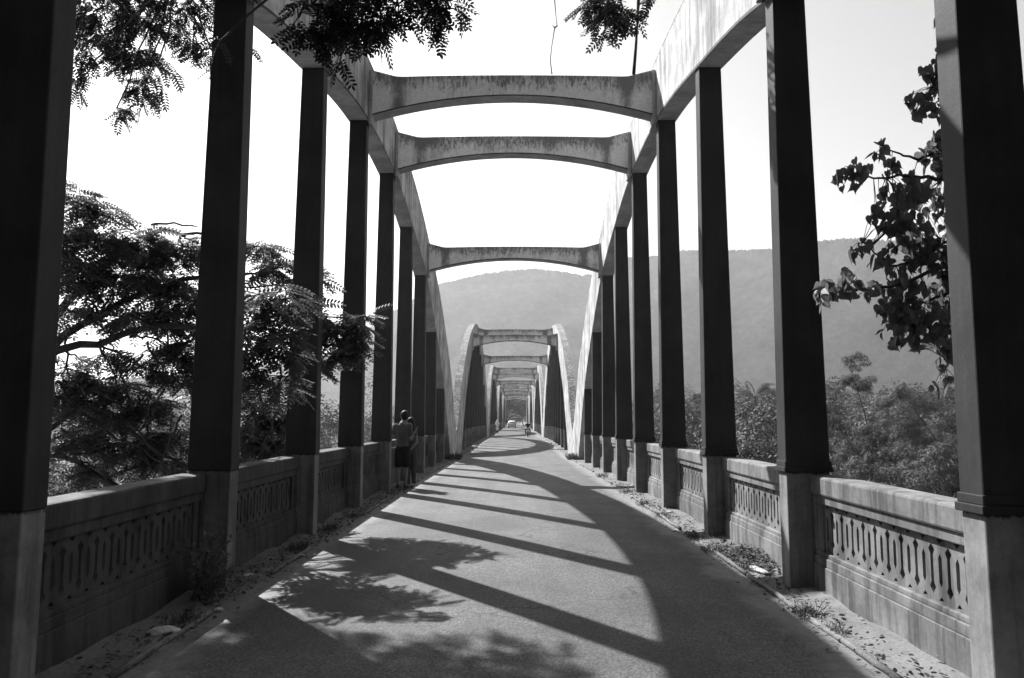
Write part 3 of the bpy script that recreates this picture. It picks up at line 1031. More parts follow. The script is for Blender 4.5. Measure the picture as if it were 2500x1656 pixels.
# ------------------------------------------------------------------ hanging vines over the road
for pts, r_, lab, nm in [([(1281, -60, 7.6), (1282, 0, 7.6), (1286, 45, 7.6), (1288, 60, 7.6), (1282, 66, 7.6), (1275, 110, 7.6), (1272, 140, 7.6), (1276, 172, 7.6)], 0.005,
                          "thin kinked vine hanging in the open sky above the first beam", "hanging_vine"),
                         ([(1478, -60, 10.0), (1476, 0, 10.0), (1473, 60, 10.0), (1470, 110, 10.0), (1465, 172, 10.0)], 0.02,
                          "thick straight dark aerial root hanging beside the small leaf cluster", "aerial_root")]:
    mb = MB()
    P = [at(*q) for q in pts]
    mb.tube(P, [r_ * (1 + 0.3 * math.sin(i * 2.1)) for i in range(len(P))], 7)
    if nm == "hanging_vine":
        k0 = at(1288, 60, 7.6)
        mb.tube([k0, k0 + Vector((-0.03, 0, -0.02)), k0 + Vector((-0.05, 0.01, 0.01))], [0.009, 0.008, 0.004], 6)
    tag(mb.build(nm, M['bark'], smooth=True), lab, "vine")

# ------------------------------------------------------------------ heart-leaved tree outside the right parapet
t = Tree("heart_leaf_tree", (6.6, 6.6, -6.0), "tree with large drooping heart shaped leaves beyond the right parapet")
t.limb([(6.6, 6.6, -6.5), (6.4, 6.7, -1), (6.0, 6.8, 1.6), (5.7, 6.9, 3.0)], 0.22, 0.10, 9)
fk = (5.7, 6.9, 3.0)
LB = [[(6.0, 6.8, 1.6), at(2212, 600, 7.0), at(2080, 660, 7.0), at(1960, 672, 7.0), at(1905, 665, 7.0)],
      [fk, at(2215, 420, 7.1), at(2130, 405, 7.1), at(2050, 410, 7.1), at(1970, 405, 7.1)],
      [fk, at(2220, 330, 7.3), at(2200, 240, 7.3), at(2160, 200, 7.3)],
      [(6.0, 6.8, 1.6), at(2215, 540, 7.2), at(2120, 600, 7.2), at(2060, 620, 7.2), at(1995, 560, 7.2)],
      [(6.0, 6.8, 1.6), at(2215, 660, 7.2), at(2150, 700, 7.2), at(2080, 700, 7.2)],
      [(6.0, 6.8, 1.6), at(2225, 760, 7.1), at(2200, 800, 7.1), at(2185, 850, 7.1)],
      [fk, at(2225, 330, 7.2), at(2120, 370, 7.2), at(2050, 345, 7.2)],
      [fk, at(2230, 150, 7.4), at(2200, 60, 7.4), at(2185, 20, 7.4)]]
tips = []
for lb in LB:
    o_ = t.limb(lb, 0.028, 0.006, 6, 0.02)
    tips += list(o_[6:])
tips = np.array(tips)


def hearts(dx, dy, Y, rx, rz, n_, size=0.105):
    c = np.array(at(dx, dy, Y))
    n_ = int(n_ * 1.55)
    u = unit(n_) * np.cbrt(rng.uniform(0.05, 1, (n_, 1)))
    p = c + u * np.array([rx * 1.2, rx * 1.2, rz * 1.2])
    d = rng.normal(0, 0.45, (n_, 3))
    d[:, 2] = -rng.uniform(0.25, 1.1, n_)
    t.leaves(HEART, p, d, size * rng.uniform(0.6, 1.25, n_), rng.uniform(-1.6, 1.6, n_))
    for q in p[::2]:
        s_ = tips[np.argmin(np.linalg.norm(tips - q, axis=1))]
        if np.linalg.norm(s_ - q) < 0.6:
            t.w.tube([s_ - t.loc, (s_ + q) / 2 + (0, 0, 0.02) - t.loc, q - t.loc], [0.004, 0.003, 0.002], 4, cap=False)


for a_ in [(1915, 672, 7.0, .10, .12, 16), (1955, 650, 7.0, .09, .10, 12), (1995, 665, 7.0, .10, .08, 10), (1950, 410, 7.1, .10, .08, 11), (1985, 395, 7.1, .10, .12, 16),
           (2030, 345, 7.2, .05, .08, 8), (2060, 390, 7.1, .09, .08, 9), (2100, 440, 7.1, .16, .16, 26), (2080, 490, 7.1, .18, .15, 28), (2110, 530, 7.1, .15, .15, 24),
           (2040, 500, 7.1, .12, .10, 12), (2160, 360, 7.2, .14, .14, 22), (2190, 430, 7.2, .14, .18, 26), (2180, 330, 7.2, .1, .1, 12), (2180, 500, 7.3, .12, .12, 12),
           (2165, 215, 7.3, .10, .12, 16), (2120, 230, 7.3, .10, .07, 10), (2185, 175, 7.3, .09, .12, 14), (2175, 120, 7.4, .07, .1, 8), (2185, 40, 7.4, .05, .08, 5),
           (1985, 570, 7.2, .07, .09, 8), (2040, 590, 7.2, .12, .1, 12), (2090, 625, 7.2, .14, .12, 16), (2140, 600, 7.2, .16, .14, 22), (2190, 600, 7.2, .14, .16, 22),
           (2050, 660, 7.0, .14, .08, 12), (2110, 680, 7.1, .14, .1, 16), (2180, 680, 7.2, .14, .14, 22), (2060, 715, 7.1, .10, .14, 18), (2100, 740, 7.1, .16, .14, 32),
           (2150, 740, 7.1, .16, .16, 34), (2190, 770, 7.1, .10, .14, 20), (2080, 770, 7.1, .14, .10, 18), (2140, 790, 7.1, .12, .08, 12), (2180, 830, 7.1, .06, .08, 7), (2195, 880, 7.1, .06, .07, 5),
           (2165, 890, 7.1, .04, .06, 3), (2160, 160, 7.35, .10, .10, 9), (2140, 255, 7.3, .10, .06, 8), (2190, 105, 7.4, .07, .10, 8), (2190, 260, 7.3, .09, .10, 10), (2205, 310, 7.25, .10, .12, 14), (2210, 380, 7.25, .10, .12, 14), (2205, 470, 7.3, .10, .14, 12), (2210, 545, 7.3, .10, .12, 14), (2205, 640, 7.2, .10, .12, 14), (2210, 720, 7.2, .10, .12, 14), (2130, 460, 7.4, .18, .12, 14), (2120, 560, 7.4, .18, .12, 14), (2040, 440, 7.2, .06, .06, 5), (2150, 560, 7.3, .1, .1, 10)]:
    hearts(*a_)
t.finish(M['leafHeart'])


# ------------------------------------------------------------------ crowns made of leafy clumps
def clump_leaves(c, rad, n_, size, tpl=TUFT, lumps=9, hang=0.0):
    c, rad = np.array(c, float), np.array(rad, float)
    lc = unit(lumps) * rng.uniform(0.35, 0.85, (lumps, 1))
    lr = rng.uniform(0.28, 0.55, lumps)
    k = rng.integers(0, lumps, n_)
    u = unit(n_)
    u[:, 2] = np.where(u[:, 2] < -0.3, -u[:, 2] * 0.6, u[:, 2])
    p = lc[k] + u * lr[k][:, None] * np.cbrt(rng.uniform(0.5, 1, (n_, 1)))
    nrm = u + lc[k] * 0.5 + rng.normal(0, 0.4, (n_, 3)) + np.array([0, 0, .2])
    d = np.cross(nrm, rng.normal(size=(n_, 3)))
    d[:, 2] -= hang
    return c + p * rad, d, size * rng.uniform(0.6, 1.3, n_), rng.normal(0, .4, n_), nrm


def bamboo(x, y, zb, h, w, n_, label):
    """Arching culms, each carrying separate drooping plumes of fine leaves with dark gaps between them."""
    t_ = Tree("bamboo_clump", (x, y, zb), label, "bamboo", "bamboo clumps on the right bank")
    nc = 13
    for k in range(nc):
        a_ = rng.uniform(0, 6.28)
        ln, out = h * (rng.uniform(0.62, 1.08) if k < 5 else rng.uniform(0.32, 0.8)), w * rng.uniform(0.3, 1.2)
        P = [(x + rng.normal(0, .4), y + rng.normal(0, .4), zb - 0.5)]
        for q in (0.35, 0.7, 0.9, 1.0):
            P.append((x + math.cos(a_) * out * q ** 2.2, y + math.sin(a_) * out * q ** 2.2, zb + ln * (q - 0.10 * q ** 4)))
        o_ = t_.limb(P, 0.05, 0.012, 5, 0.06)
        for q, rr in ((0.74, 1.15), (0.98, rng.uniform(0.55, 0.8))):
            c = o_[min(len(o_) - 1, int(q * len(o_)))] + rng.normal(0, .25, 3)
            rr *= rng.uniform(0.85, 1.25)
            ns = int(n_ * 1.8 * (0.7 if q < .9 else 0.3)) // nc
            nl = 9
            lump = unit(nl) * rng.uniform(0.45, 0.8, (nl, 1))
            kk = rng.integers(0, nl, ns)
            u = unit(ns)
            u[:, 2] = np.where(u[:, 2] < 0, u[:, 2] * .35, u[:, 2])
            p = c + (lump[kk] + u * 0.42 * np.cbrt(rng.uniform(0.55, 1, (ns, 1)))) * np.array([rr, rr, rr * 0.72])
            nrm = u + lump[kk] * 0.4 + rng.normal(0, 0.35, (ns, 3)) + np.array([0, 0, .25])
            d = np.cross(nrm, rng.normal(size=(ns, 3)))
            d[:, 2] -= 0.45
            t_.leaves(BLADE, p, d, rng.uniform(0.13, 0.28, ns), rng.normal(0, .35, ns), nrm)
    ns = n_ // 7                                             # sparse shaded leaves inside the clump
    p = np.array([x, y, zb]) + rng.normal(0, 1, (ns, 3)) * np.array([w * .42, w * .42, 0]) + np.stack([np.zeros(ns), np.zeros(ns), rng.uniform(.1, .72, ns) * h], 1)
    t_.leaves(BLADE, p, unit(ns), rng.uniform(0.2, 0.4, ns), rng.uniform(0, 6.28, ns))
    return t_.finish(M['bamboo'], crown="foliage", trunk="culms")


for dx, Y_, top_, w_, n_, lab in [
        (1960, 40, 985, 3.6, 26000, "bamboo clump just right of the fourth right hanger, sprays low over the parapet"),
        (2030, 46, 880, 4.0, 28000, "tallest bamboo clump beyond the parapet, one plume leaning left at its top"),
        (2110, 43, 920, 4.2, 28000, "dense bamboo clump below the drooping heart leaf boughs"),
        (2190, 48, 880, 4.2, 26000, "bamboo clump half hidden by the nearest right hanger"),
        (2260, 40, 930, 4.0, 18000, "bamboo clump behind the nearest right hanger, mostly hidden"),
        (2060, 34, 1040, 3.4, 24000, "low dark bamboo clump closest to the right parapet coping"),
        (2170, 33, 1050, 3.4, 24000, "low bamboo clump in front of the others beside the nearest right hanger")]:
    P_ = at(dx, top_, Y_)
    zb = land(P_.x, Y_)
    bamboo(P_.x, Y_, zb, P_.z - zb + 1.3, w_, n_, lab)


def palm(dx, dy, Y_, label, L=4.2, nf=15):
    c = at(dx, dy, Y_)
    zb = land(c.x, Y_) - 0.3
    t_ = Tree("coconut_palm", (c.x, Y_, zb), label, "palm", "coconut palms by the river")
    t_.limb([(c.x + 0.8, Y_, zb), (c.x + 0.3, Y_, (zb + c.z) / 2), (c.x, Y_, c.z)], 0.2, 0.13, 7, 0.03)
    V, Fq, n0 = [], [], 0
    for k in range(nf):
        a_, el = rng.uniform(0, 6.28), rng.uniform(-0.35, 1.2)
        hx = np.array([math.cos(a_), math.sin(a_), 0])
        ln = L * rng.uniform(.8, 1.1)
        ts = np.linspace(0.06, 1, 46)
        rach = np.array(c) + np.outer(ts * ln * math.cos(el), hx) + np.outer(ts * ln * math.sin(el) - 0.5 * ln * ts ** 2 * (0.9 + 0.3 * rng.random()), [0, 0, 1])
        side = np.array([-hx[1], hx[0], 0])
        for s in (-1, 1):
            d = hx * 0.6 + side * s + rng.normal(0, .08, (46, 3))
            d[:, 2] -= 0.55
            t_.leaves(PALMLET, rach, d, np.sin(ts * 2.6 + 0.35) * 0.55 * L / 4.2 + 0.18, np.full(46, 0.2))
        t_.w.tube(rach - t_.loc, list(np.linspace(0.03, 0.008, 46)), 4, cap=False)
    return t_.finish(M['palm'], crown="fronds")


for a_ in [(1532, 915, 120, "coconut palm between the second and third right hangers, crown above the woods"),
           (1595, 930, 105, "coconut palm seen just left of the third right hanger"),
           (1745, 915, 95, "coconut palm between the third and fourth right hangers, over the round trees"),
           (1930, 905, 110, "coconut palm right of the fourth right hanger, above the bamboo"),
           (1770, 985, 70, "low coconut palm with drooping fronds beside the fourth right hanger"),
           (395, 930, 80, "coconut palm low behind the feathery tree on the left bank"),
           (290, 950, 85, "hazy coconut palm farthest to the left behind the feathery tree"),
           (1178, 962, 236, "coconut palm at the far end of the road, left one under the last arch"),
           (1206, 968, 228, "coconut palm at the far end of the road, right one under the last arch")]:
    palm(*a_)


def round_tree(x, y, top, w, n_, size=0.5):
    zb = land(x, y)
    h = max(4.0, top - zb)
    return [clump_leaves((x, y, zb + h * 0.62), (w, w, h * 0.40), n_, size), clump_leaves((x, y, zb + h * 0.3), (w * .95, w * .95, h * 0.3), n_ // 2, size)]


def woods(name, items, label, size=0.36):
    V, Fq, k = [], [], 0
    for it in items:
        for p, d, s_, r_, up_ in round_tree(*it, size=size):
            v, f = place(TUFT[0], TUFT[1], p, frames(d, r_, up_), s_)
            V.append(v)
            Fq.append(f + k)
            k += len(v)
    o = big_mesh(name, np.concatenate(V), np.concatenate(Fq), M['wood'])
    tag(o, label, "woods", kind="stuff")


for dx, dy, Y_, w_, lab in [(1720, 935, 75, 4.5, "rounded broadleaf tree between the third and fourth right hangers"),
                            (1785, 965, 62, 4.0, "small rounded tree touching the fourth right hanger from its left side"),
                            (1735, 1010, 55, 4.0, "low bushy tree just above the parapet between the third and fourth right hangers")]:
    c = at(dx, dy, Y_)
    zb = land(c.x, Y_)
    t_ = Tree("broadleaf_tree", (c.x, Y_, zb), lab, "tree", "rounded trees on the right bank")
    t_.limb([(c.x, Y_, zb - .5), (c.x, Y_, zb + (c.z - zb) * .5), (c.x + .3, Y_, c.z - 1)], .25, .06, 6)
    for q in range(9):
        cc = (c.x + rng.normal(0, w_ * .45), Y_ + rng.normal(0, w_ * .45), zb + (c.z - zb) * rng.uniform(.25, .88))
        p, d, s_, r_, up_ = clump_leaves(cc, (w_ * .5, w_ * .5, (c.z - zb) * .2), 1900, 0.24)
        t_.leaves(TUFT, p, d, s_, r_, up_)
    t_.finish(M['wood'])

it = []
for k in range(75):
    Y_ = rng.uniform(60, 190)
    dx = rng.uniform(1460, 2330)
    top_ = 905 + rng.normal(0, 14) + 60 * max(0, (110 - Y_) / 60)
    c = at(dx, top_, Y_)
    if c.x > 14:
        it.append((c.x, Y_, c.z, rng.uniform(3.5, 6.5), 2600))
woods("far_woods", it, "mass of hazy riverside woodland beyond the right parapet")
it = []
for k in range(60):
    Y_ = rng.uniform(75, 200)
    dx = rng.uniform(-150, 900)
    c = at(dx, 925 + rng.normal(0, 14), Y_)
    if c.x < -20:
        it.append((c.x, Y_, c.z, rng.uniform(3.5, 6), 2200))
woods("far_woods", it, "mass of hazy riverside woodland beyond the left parapet")
it = []
for k in range(26):
    c = at(rng.uniform(60, 640), 1060 + rng.normal(0, 25), rng.uniform(32, 50))
    it.append((c.x, c.y, c.z, rng.uniform(2.0, 3.4), 2600))
woods("bank_scrub", it, "sunlit scrub on the river bank under the feathery tree", 0.2)
it = []
for k in range(34):
    x_, Y_ = rng.uniform(-40, 40), rng.uniform(238, 290)
    it.append((x_, Y_, rng.uniform(8, 15), rng.uniform(3.5, 6), 2200))
for x_, Y_, h_ in ((-8, 246, 11), (-3.5, 252, 13), (1.5, 250, 12), (6, 247, 13), (10, 244, 10), (-1, 262, 15), (5, 264, 15)):
    it.append((x_, Y_, h_, 4.2, 2600))
woods("far_woods", it, "dark trees closing the view at the far end of the bridge")


# ------------------------------------------------------------------ gutter plants and litter
def grass_tuft(x, y, n_, h, spread, name="weed_tuft", label=None, group=None):
    z = float(deck(y)) + 0.01
    p = np.stack([x + np.clip(rng.normal(0, spread, n_), -1.5 * spread, 1.5 * spread), y + np.clip(rng.normal(0, spread * 1.4, n_), -2 * spread, 2 * spread), np.full(n_, z)], 1)
    d = rng.normal(0, 0.55, (n_, 3))
    d[:, 2] = rng.uniform(0.3, 1.2, n_)
    tv = np.array([(0, .02, 0), (.45, .018, .05), (.8, .012, -.02), (1, 0, -.15), (.8, -.012, -.02), (.45, -.018, .05), (0, -.02, 0)]) * (1, 1.2, 1)
    v, f = place(tv, np.array([[0, 1, 2, 3, 4, 5, 6]]), p - np.array([x, y, z]), frames(d, rng.uniform(0, 6.28, n_)), h * rng.uniform(.4, 1.2, n_))
    o = big_mesh(name, v, f, M['grass'])
    o.location = (x, y, z)
    return tag(o, label, "weed", group)


for x_, y_, n_, h_, s_, lab in [
        (2.62, 6.75, 160, .16, .10, "bushy grass tuft in the lit gutter by the nearest right lattice panel"),
        (2.66, 6.3, 60, .13, .07, "thin grass tuft trailing towards the viewer in the right gutter"),
        (2.55, 8.0, 45, .08, .06, "sparse grass tuft at the foot of the fourth right pedestal"),
        (2.68, 8.75, 110, .14, .09, "grass tuft beside the crumpled cloth in the right gutter"),
        (2.60, 9.9, 150, .15, .12, "dark weed patch in front of the heap of dry leaves"),
        (2.62, 11.0, 90, .13, .10, "weed tuft at the foot of the third right pedestal"),
        (2.60, 13.2, 120, .13, .13, "weed tuft along the right kerb past the third right pedestal"),
        (2.58, 15.0, 110, .14, .13, "weed tuft along the right kerb by the second right pedestal"),
        (2.60, 17.6, 110, .16, .14, "weed tuft midway along the right gutter"),
        (2.62, 22.5, 120, .18, .16, "weed tuft far along the right gutter near the small pedestals"),
        (2.66, 34.5, 260, .30, .25, "weeds at the foot of the right arch where two spans meet"),
        (-2.68, 34.0, 320, .32, .28, "weeds at the foot of the left arch where two spans meet"),
        (-2.72, 9.9, 170, .14, .12, "weed tuft in the shaded left gutter by the third left pedestal"),
        (-2.75, 11.6, 140, .14, .12, "weed tuft at the base of the third left pedestal"),
        (-2.72, 13.0, 100, .12, .12, "low weed tuft in the left gutter before the standing couple"),
        (-2.68, 6.5, 120, .12, .12, "dark grass tuft between the shrub and the dropped bag")]:
    grass_tuft(x_, y_, int(n_ * 1.1), h_ * (.74 if y_ < 30 else 1), s_ * .62, label=lab, group="weeds in the gutters")

t = Tree("leafy_shrub", (-2.95, 7.35, 0.14), "small leafy shrub growing from the gutter against the left parapet", "shrub")
for k in range(46):
    a_ = rng.uniform(-1.2, 1.8)
    ln = rng.uniform(.15, .5)
    b0 = np.array([-2.95, 7.35, .14]) + np.array([abs(math.cos(a_)) * ln * .8, math.sin(a_) * ln * 1.0 - .05, rng.uniform(.05, .62)])
    t.w.tube([np.array((0, 0, 0.)), (b0 - t.loc) * .6 + (0, 0, .04), b0 - t.loc], [.006, .004, .002], 4, cap=False)
    m = 26
    tt = rng.uniform(.35, 1.05, (m, 1))
    p = t.loc + (b0 - t.loc) * tt + rng.normal(0, .035, (m, 3))
    p[:, 0] = np.maximum(p[:, 0], -3.06)
    t.leaves(OVAL, p, unit(m) + np.array([.3, -.2, .1]), rng.uniform(.03, .065, m), rng.uniform(0, 6.28, m))
t.finish(M['leafA'], crown="foliage", trunk="stems")

n_ = 5200
side = np.where(rng.random(n_) < .62, -1, 1)
yy = np.where(rng.random(n_) < .8, rng.uniform(4.5, 20, n_), rng.uniform(4.5, 36, n_))
xx = side * np.clip(2.72 + rng.normal(0, .14, n_), 2.4, 3.06)
heap = rng.random(n_) < .28
yy = np.where(heap, 9.35 + rng.normal(0, .42, n_), yy)
xx = np.where(heap, np.clip(2.86 + rng.normal(0, .11, n_), 2.6, 3.08), xx)
zz = deck(yy) + .03 + np.where(heap, rng.uniform(0, .15, n_) * np.exp(-((yy - 9.35) / .45) ** 2) * np.exp(-((xx - 2.95) / .16) ** 2), 0) + rng.uniform(0, .012, n_)
d = rng.normal(0, 1, (n_, 3))
d[:, 2] *= .25
v, f = place(OVAL[0] * (1, 1.3, 2), OVAL[1], np.stack([xx, yy, zz], 1), frames(d, rng.normal(0, .5, n_)), rng.uniform(.02, .06, n_))
tag(big_mesh("leaf_litter", v, f, M['dryleaf']), "dry fallen leaves scattered and heaped along both gutters", "leaf litter", kind="stuff")


def crumple(name, loc, size, label, cat, mat, seed, sub=4, flat=1.0, group=None, rz=0.0):
    r_ = np.random.default_rng(seed)
    bm = bmesh.new()
    bmesh.ops.create_icosphere(bm, subdivisions=sub, radius=1)
    ks = r_.normal(0, 2.6, (9, 3))
    pz = r_.uniform(0, 6.28, 9)
    for v_ in bm.verts:
        c = np.array(v_.co)
        w = sum(abs(math.sin(float(k @ c) + q)) for k, q in zip(ks, pz)) / 9
        f_ = 0.62 + 0.62 * w
        v_.co = Vector((c[0] * size[0] * f_, c[1] * size[1] * f_, max(-.12, c[2] * flat) * size[2] * f_))
    me = bpy.data.meshes.new(name)
    bm.to_mesh(me)
    bm.free()
    me.materials.append(mat)
    o = bpy.data.objects.new(name, me)
    COL.objects.link(o)
    o.location = loc
    o.rotation_euler = (0, 0, rz)
    return tag(o, label, cat, group)


crumple("plastic_bag", (-2.70, 6.15, .17), (.12, .065, .05), "pale crumpled bag dropped in the shaded left gutter", "bag", M['plastic'], 1, rz=.3)
crumple("paper_scrap", (-2.56, 6.9, .165), (.04, .03, .02), "small crumpled paper in front of the left gutter shrub", "paper", M['plastic'], 2, 3)
crumple("crumpled_cloth", (2.78, 8.62, .19), (.05, .22, .03), "long pale crumpled cloth lying by the heap of dry leaves", "cloth", M['paper'], 4, 4, rz=.15)
crumple("paper_scrap", (-2.55, 9.5, .19), (.08, .03, .008), "flat white paper at the edge of the left gutter", "paper", M['paper'], 5, 3, rz=1.2)
crumple("paper_scrap", (-2.78, 8.3, .18), (.07, .05, .02), "grey paper scrap at the foot of the fourth left pedestal", "paper", M['plastic'], 6, 3)
crumple("paper_scrap", (2.86, 13.9, .19), (.06, .07, .03), "white paper scrap at the foot of the second right parapet bay", "paper", M['paper'], 7, 3)
crumple("white_bag", (-2.42, 45.0, .17), (.24, .16, .16), "small white bag lying on the road edge beyond the first arch", "bag", M['paper'], 8, 3)


# ------------------------------------------------------------------ people
def evaluated(o, name, mat, parent):
    dg = bpy.context.evaluated_depsgraph_get()
    me = bpy.data.meshes.new_from_object(o.evaluated_get(dg))
    me.name = name
    bpy.data.objects.remove(o)
    me.materials.clear()
    me.materials.append(mat)
    me.polygons.foreach_set("use_smooth", [True] * len(me.polygons))
    r_ = bpy.data.objects.new(name, me)
    COL.objects.link(r_)
    r_.parent = parent
    return r_


ICO = bmesh.new()
bmesh.ops.create_icosphere(ICO, subdivisions=2, radius=1)
ICO_V = np.array([v_.co[:] for v_ in ICO.verts])
ICO_F = np.array([[v_.index for v_ in f_.verts] for f_ in ICO.faces])
ICO.free()


def skin(name, J, E_, mat, parent, root=None, blobs=(), voxel=0.012, iters=3):
    """J: joint -> (x, y, z, rx, ry). A tapering flesh follows every bone; voxel remesh fuses it all into one continuous surface."""
    C_, R_ = [], []

    def rad(k):
        return np.array([J[k][3], J[k][4] if len(J[k]) > 4 else J[k][3]])
    for p, q in E_:
        p0, p1, r0, r1 = np.array(J[p][:3]), np.array(J[q][:3]), rad(p), rad(q)
        n = max(2, int(np.linalg.norm(p1 - p0) / (0.33 * min(r0.min(), r1.min()))) + 1)
        for t_ in np.linspace(0, 1, n):
            r_ = r0 * (1 - t_) + r1 * t_
            C_.append(p0 * (1 - t_) + p1 * t_)
            R_.append((r_[0], r_[1], min(r_)))
    for c, r_ in blobs:
        C_.append(np.array(c))
        R_.append(r_)
    v = (ICO_V[None] * np.array(R_)[:, None, :] + np.array(C_)[:, None, :]).reshape(-1, 3)
    f = (ICO_F[None] + (np.arange(len(C_)) * len(ICO_V))[:, None, None]).reshape(-1, 3)
    o1 = big_mesh("tmp", v, f, mat)
    rm = o1.modifiers.new("remesh", 'REMESH')
    rm.mode = 'VOXEL'
    rm.voxel_size = voxel
    sm = o1.modifiers.new("smooth", 'SMOOTH')
    sm.factor = 0.5
    sm.iterations = iters
    return evaluated(o1, name, mat, parent)


def hand(J, E_, wrist, tip_dir, side_dir, curl_dir, tag_, r_=0.0085):
    """Palm, four unequal bent fingers and a thumb leaving the side of the palm."""
    w, td, sd, cd = (np.array(q, float) for q in (J[wrist][:3], tip_dir, side_dir, curl_dir))
    td, sd, cd = (q / np.linalg.norm(q) for q in (td, sd, cd))
    pc = w + td * 0.055
    J[tag_ + 'palm'] = (*pc, 0.026, 0.018)
    E_.append((wrist, tag_ + 'palm'))
    for i, (o_, ln) in enumerate(((-.027, .066), (-.009, .076), (.009, .071), (.026, .055))):
        b0 = pc + td * .035 + sd * o_
        b1 = b0 + td * ln * .5 + cd * ln * .12
        b2 = b1 + td * ln * .38 + cd * ln * .38
        for k, p_ in enumerate((b0, b1, b2)):
            J[f'{tag_}f{i}{k}'] = (*p_, r_ * (1 - .12 * k))
        E_ += [(tag_ + 'palm', f'{tag_}f{i}0'), (f'{tag_}f{i}0', f'{tag_}f{i}1'), (f'{tag_}f{i}1', f'{tag_}f{i}2')]
    t0 = w + td * .03 - sd * .028
    t1 = t0 + td * .03 - sd * .028 + cd * .01
    t2 = t1 + td * .028 - sd * .008 + cd * .012
    for k, p_ in enumerate((t0, t1, t2)):
        J[f'{tag_}t{k}'] = (*p_, r_ * 1.1 * (1 - .1 * k))
    E_ += [(wrist, f'{tag_}t0'), (f'{tag_}t0', f'{tag_}t1'), (f'{tag_}t1', f'{tag_}t2')]


def head_blobs(c, yaw=0.0, s=1.0):
    """Skull, jaw, nose, ears for a head centred at c, facing +Y turned by yaw (radians, positive to -X)."""
    fx, fy = -math.sin(yaw), math.cos(yaw)
    rx, ry = math.cos(yaw), math.sin(yaw)

    def P(r_, f_, u):
        return (c[0] + rx * r_ + fx * f_, c[1] + ry * r_ + fy * f_, c[2] + u)
    k = s
    return [(P(0, -.008, .025), (.078 * k, .088 * k, .098 * k)), (P(0, .030, -.045), (.058 * k, .062 * k, .072 * k)), (P(0, .10, -.02), (.015, .02, .024)),
            (P(0, .085, -.065), (.026, .014, .010)), (P(.079, 0, -.015), (.014, .024, .033)), (P(-.079, 0, -.015), (.014, .024, .033)),
            (P(.03, .082, .012), (.017, .010, .010)), (P(-.03, .082, .012), (.017, .010, .010))]


# man seen from behind, left hand on the coping, right forearm raised to the woman's shoulder
man = empty("person", (-2.66, 18.35, float(deck(18.35)) + .02))
tag(man, "man in grey T-shirt and black shorts seen from behind at the left parapet", "person", "people on the bridge")
J = {'pelvis': (0, 0, .98, .14, .11), 'waist': (0, .01, 1.12, .145, .105), 'chest': (.0, .0, 1.36, .165, .11), 'neckb': (.01, .01, 1.545, .105, .08), 'neck': (.02, .02, 1.60, .058, .06), 'head': (.03, .03, 1.70, .06, .06),
     'shl': (-.175, .0, 1.485, .062), 'ell': (-.25, .10, 1.22, .044), 'wrl': (-.30, .26, 1.19, .028),
     'shr': (.170, -.01, 1.485, .065), 'elr': (.20, -.03, 1.18, .046), 'wrr': (.275, .05, 1.345, .029),
     'hipl': (-.085, 0, .93, .10), 'knl': (-.095, .03, .50, .062), 'cal': (-.095, .0, .34, .056), 'anl': (-.095, -.02, .09, .038), 'tol': (-.115, .12, .045, .036),
     'hipr': (.085, 0, .93, .10), 'knr': (.085, .05, .50, .062), 'car': (.085, .03, .34, .056), 'anr': (.08, .02, .09, .038), 'tor': (.11, .15, .045, .036)}
E_ = [('pelvis', 'waist'), ('waist', 'chest'), ('chest', 'neckb'), ('neckb', 'neck'), ('neck', 'head'), ('chest', 'shl'), ('shl', 'ell'), ('ell', 'wrl'), ('chest', 'shr'), ('shr', 'elr'), ('elr', 'wrr'),
      ('pelvis', 'hipl'), ('hipl', 'knl'), ('knl', 'cal'), ('cal', 'anl'), ('anl', 'tol'), ('pelvis', 'hipr'), ('hipr', 'knr'), ('knr', 'car'), ('car', 'anr'), ('anr', 'tor')]
hand(J, E_, 'wrl', (-.5, .8, -.1), (1, .4, 0), (0, .2, -1), 'L')
hand(J, E_, 'wrr', (.35, .25, .8), (.3, -.9, .1), (.6, .5, -.2), 'R')
skin("body", J, E_, M['skin'], man, 'pelvis', head_blobs((.03, .03, 1.725), .5, 1.2), .007)


def sub(J, keys, grow):
    return {k: (*J[k][:3], *(r_ + grow for r_ in J[k][3:])) for k in keys}


JS = sub(J, ['waist', 'chest', 'neckb', 'shl', 'shr'], .016)
JS['hem'] = (0, 0, 1.03, .158, .122)
JS['slv'] = (-.222, .05, 1.34, .068)
JS['srv'] = (.188, -.02, 1.29, .068)
JS['neckb'] = (.01, .01, 1.525, .105, .085)
skin("t_shirt", JS, [('hem', 'waist'), ('waist', 'chest'), ('chest', 'neckb'), ('chest', 'shl'), ('shl', 'slv'), ('chest', 'shr'), ('shr', 'srv')], M['tee'], man, 'hem', voxel=.014)
JP = sub(J, ['pelvis', 'hipl', 'hipr'], .018)
JP['pelvis'] = (0, 0, .93, .158, .13)
JP['band'] = (0, .005, 1.0, .157, .123)
JP['kl'] = (-.095, .02, .58, .098)
JP['kr'] = (.088, .04, .58, .098)
skin("shorts", JP, [('band', 'pelvis'), ('pelvis', 'hipl'), ('hipl', 'kl'), ('pelvis', 'hipr'), ('hipr', 'kr')], M['black'], man, 'pelvis', voxel=.014)
for k in 'lr':
    a_, b_ = np.array(J['an' + k][:3]), np.array(J['to' + k][:3])
    skin("shoe", {'h': (a_[0], a_[1] - .05, .05, .042), 'a': (*(a_ - (0, 0, .01)), .048), 'm': (*(.5 * a_ + .5 * b_ - (0, 0, .015)), .050), 't': (*(b_ + (b_ - a_) * .25), .042)}, [('h', 'a'), ('a', 'm'), ('m', 't')], M['shoe'], man, 'a', voxel=.012)


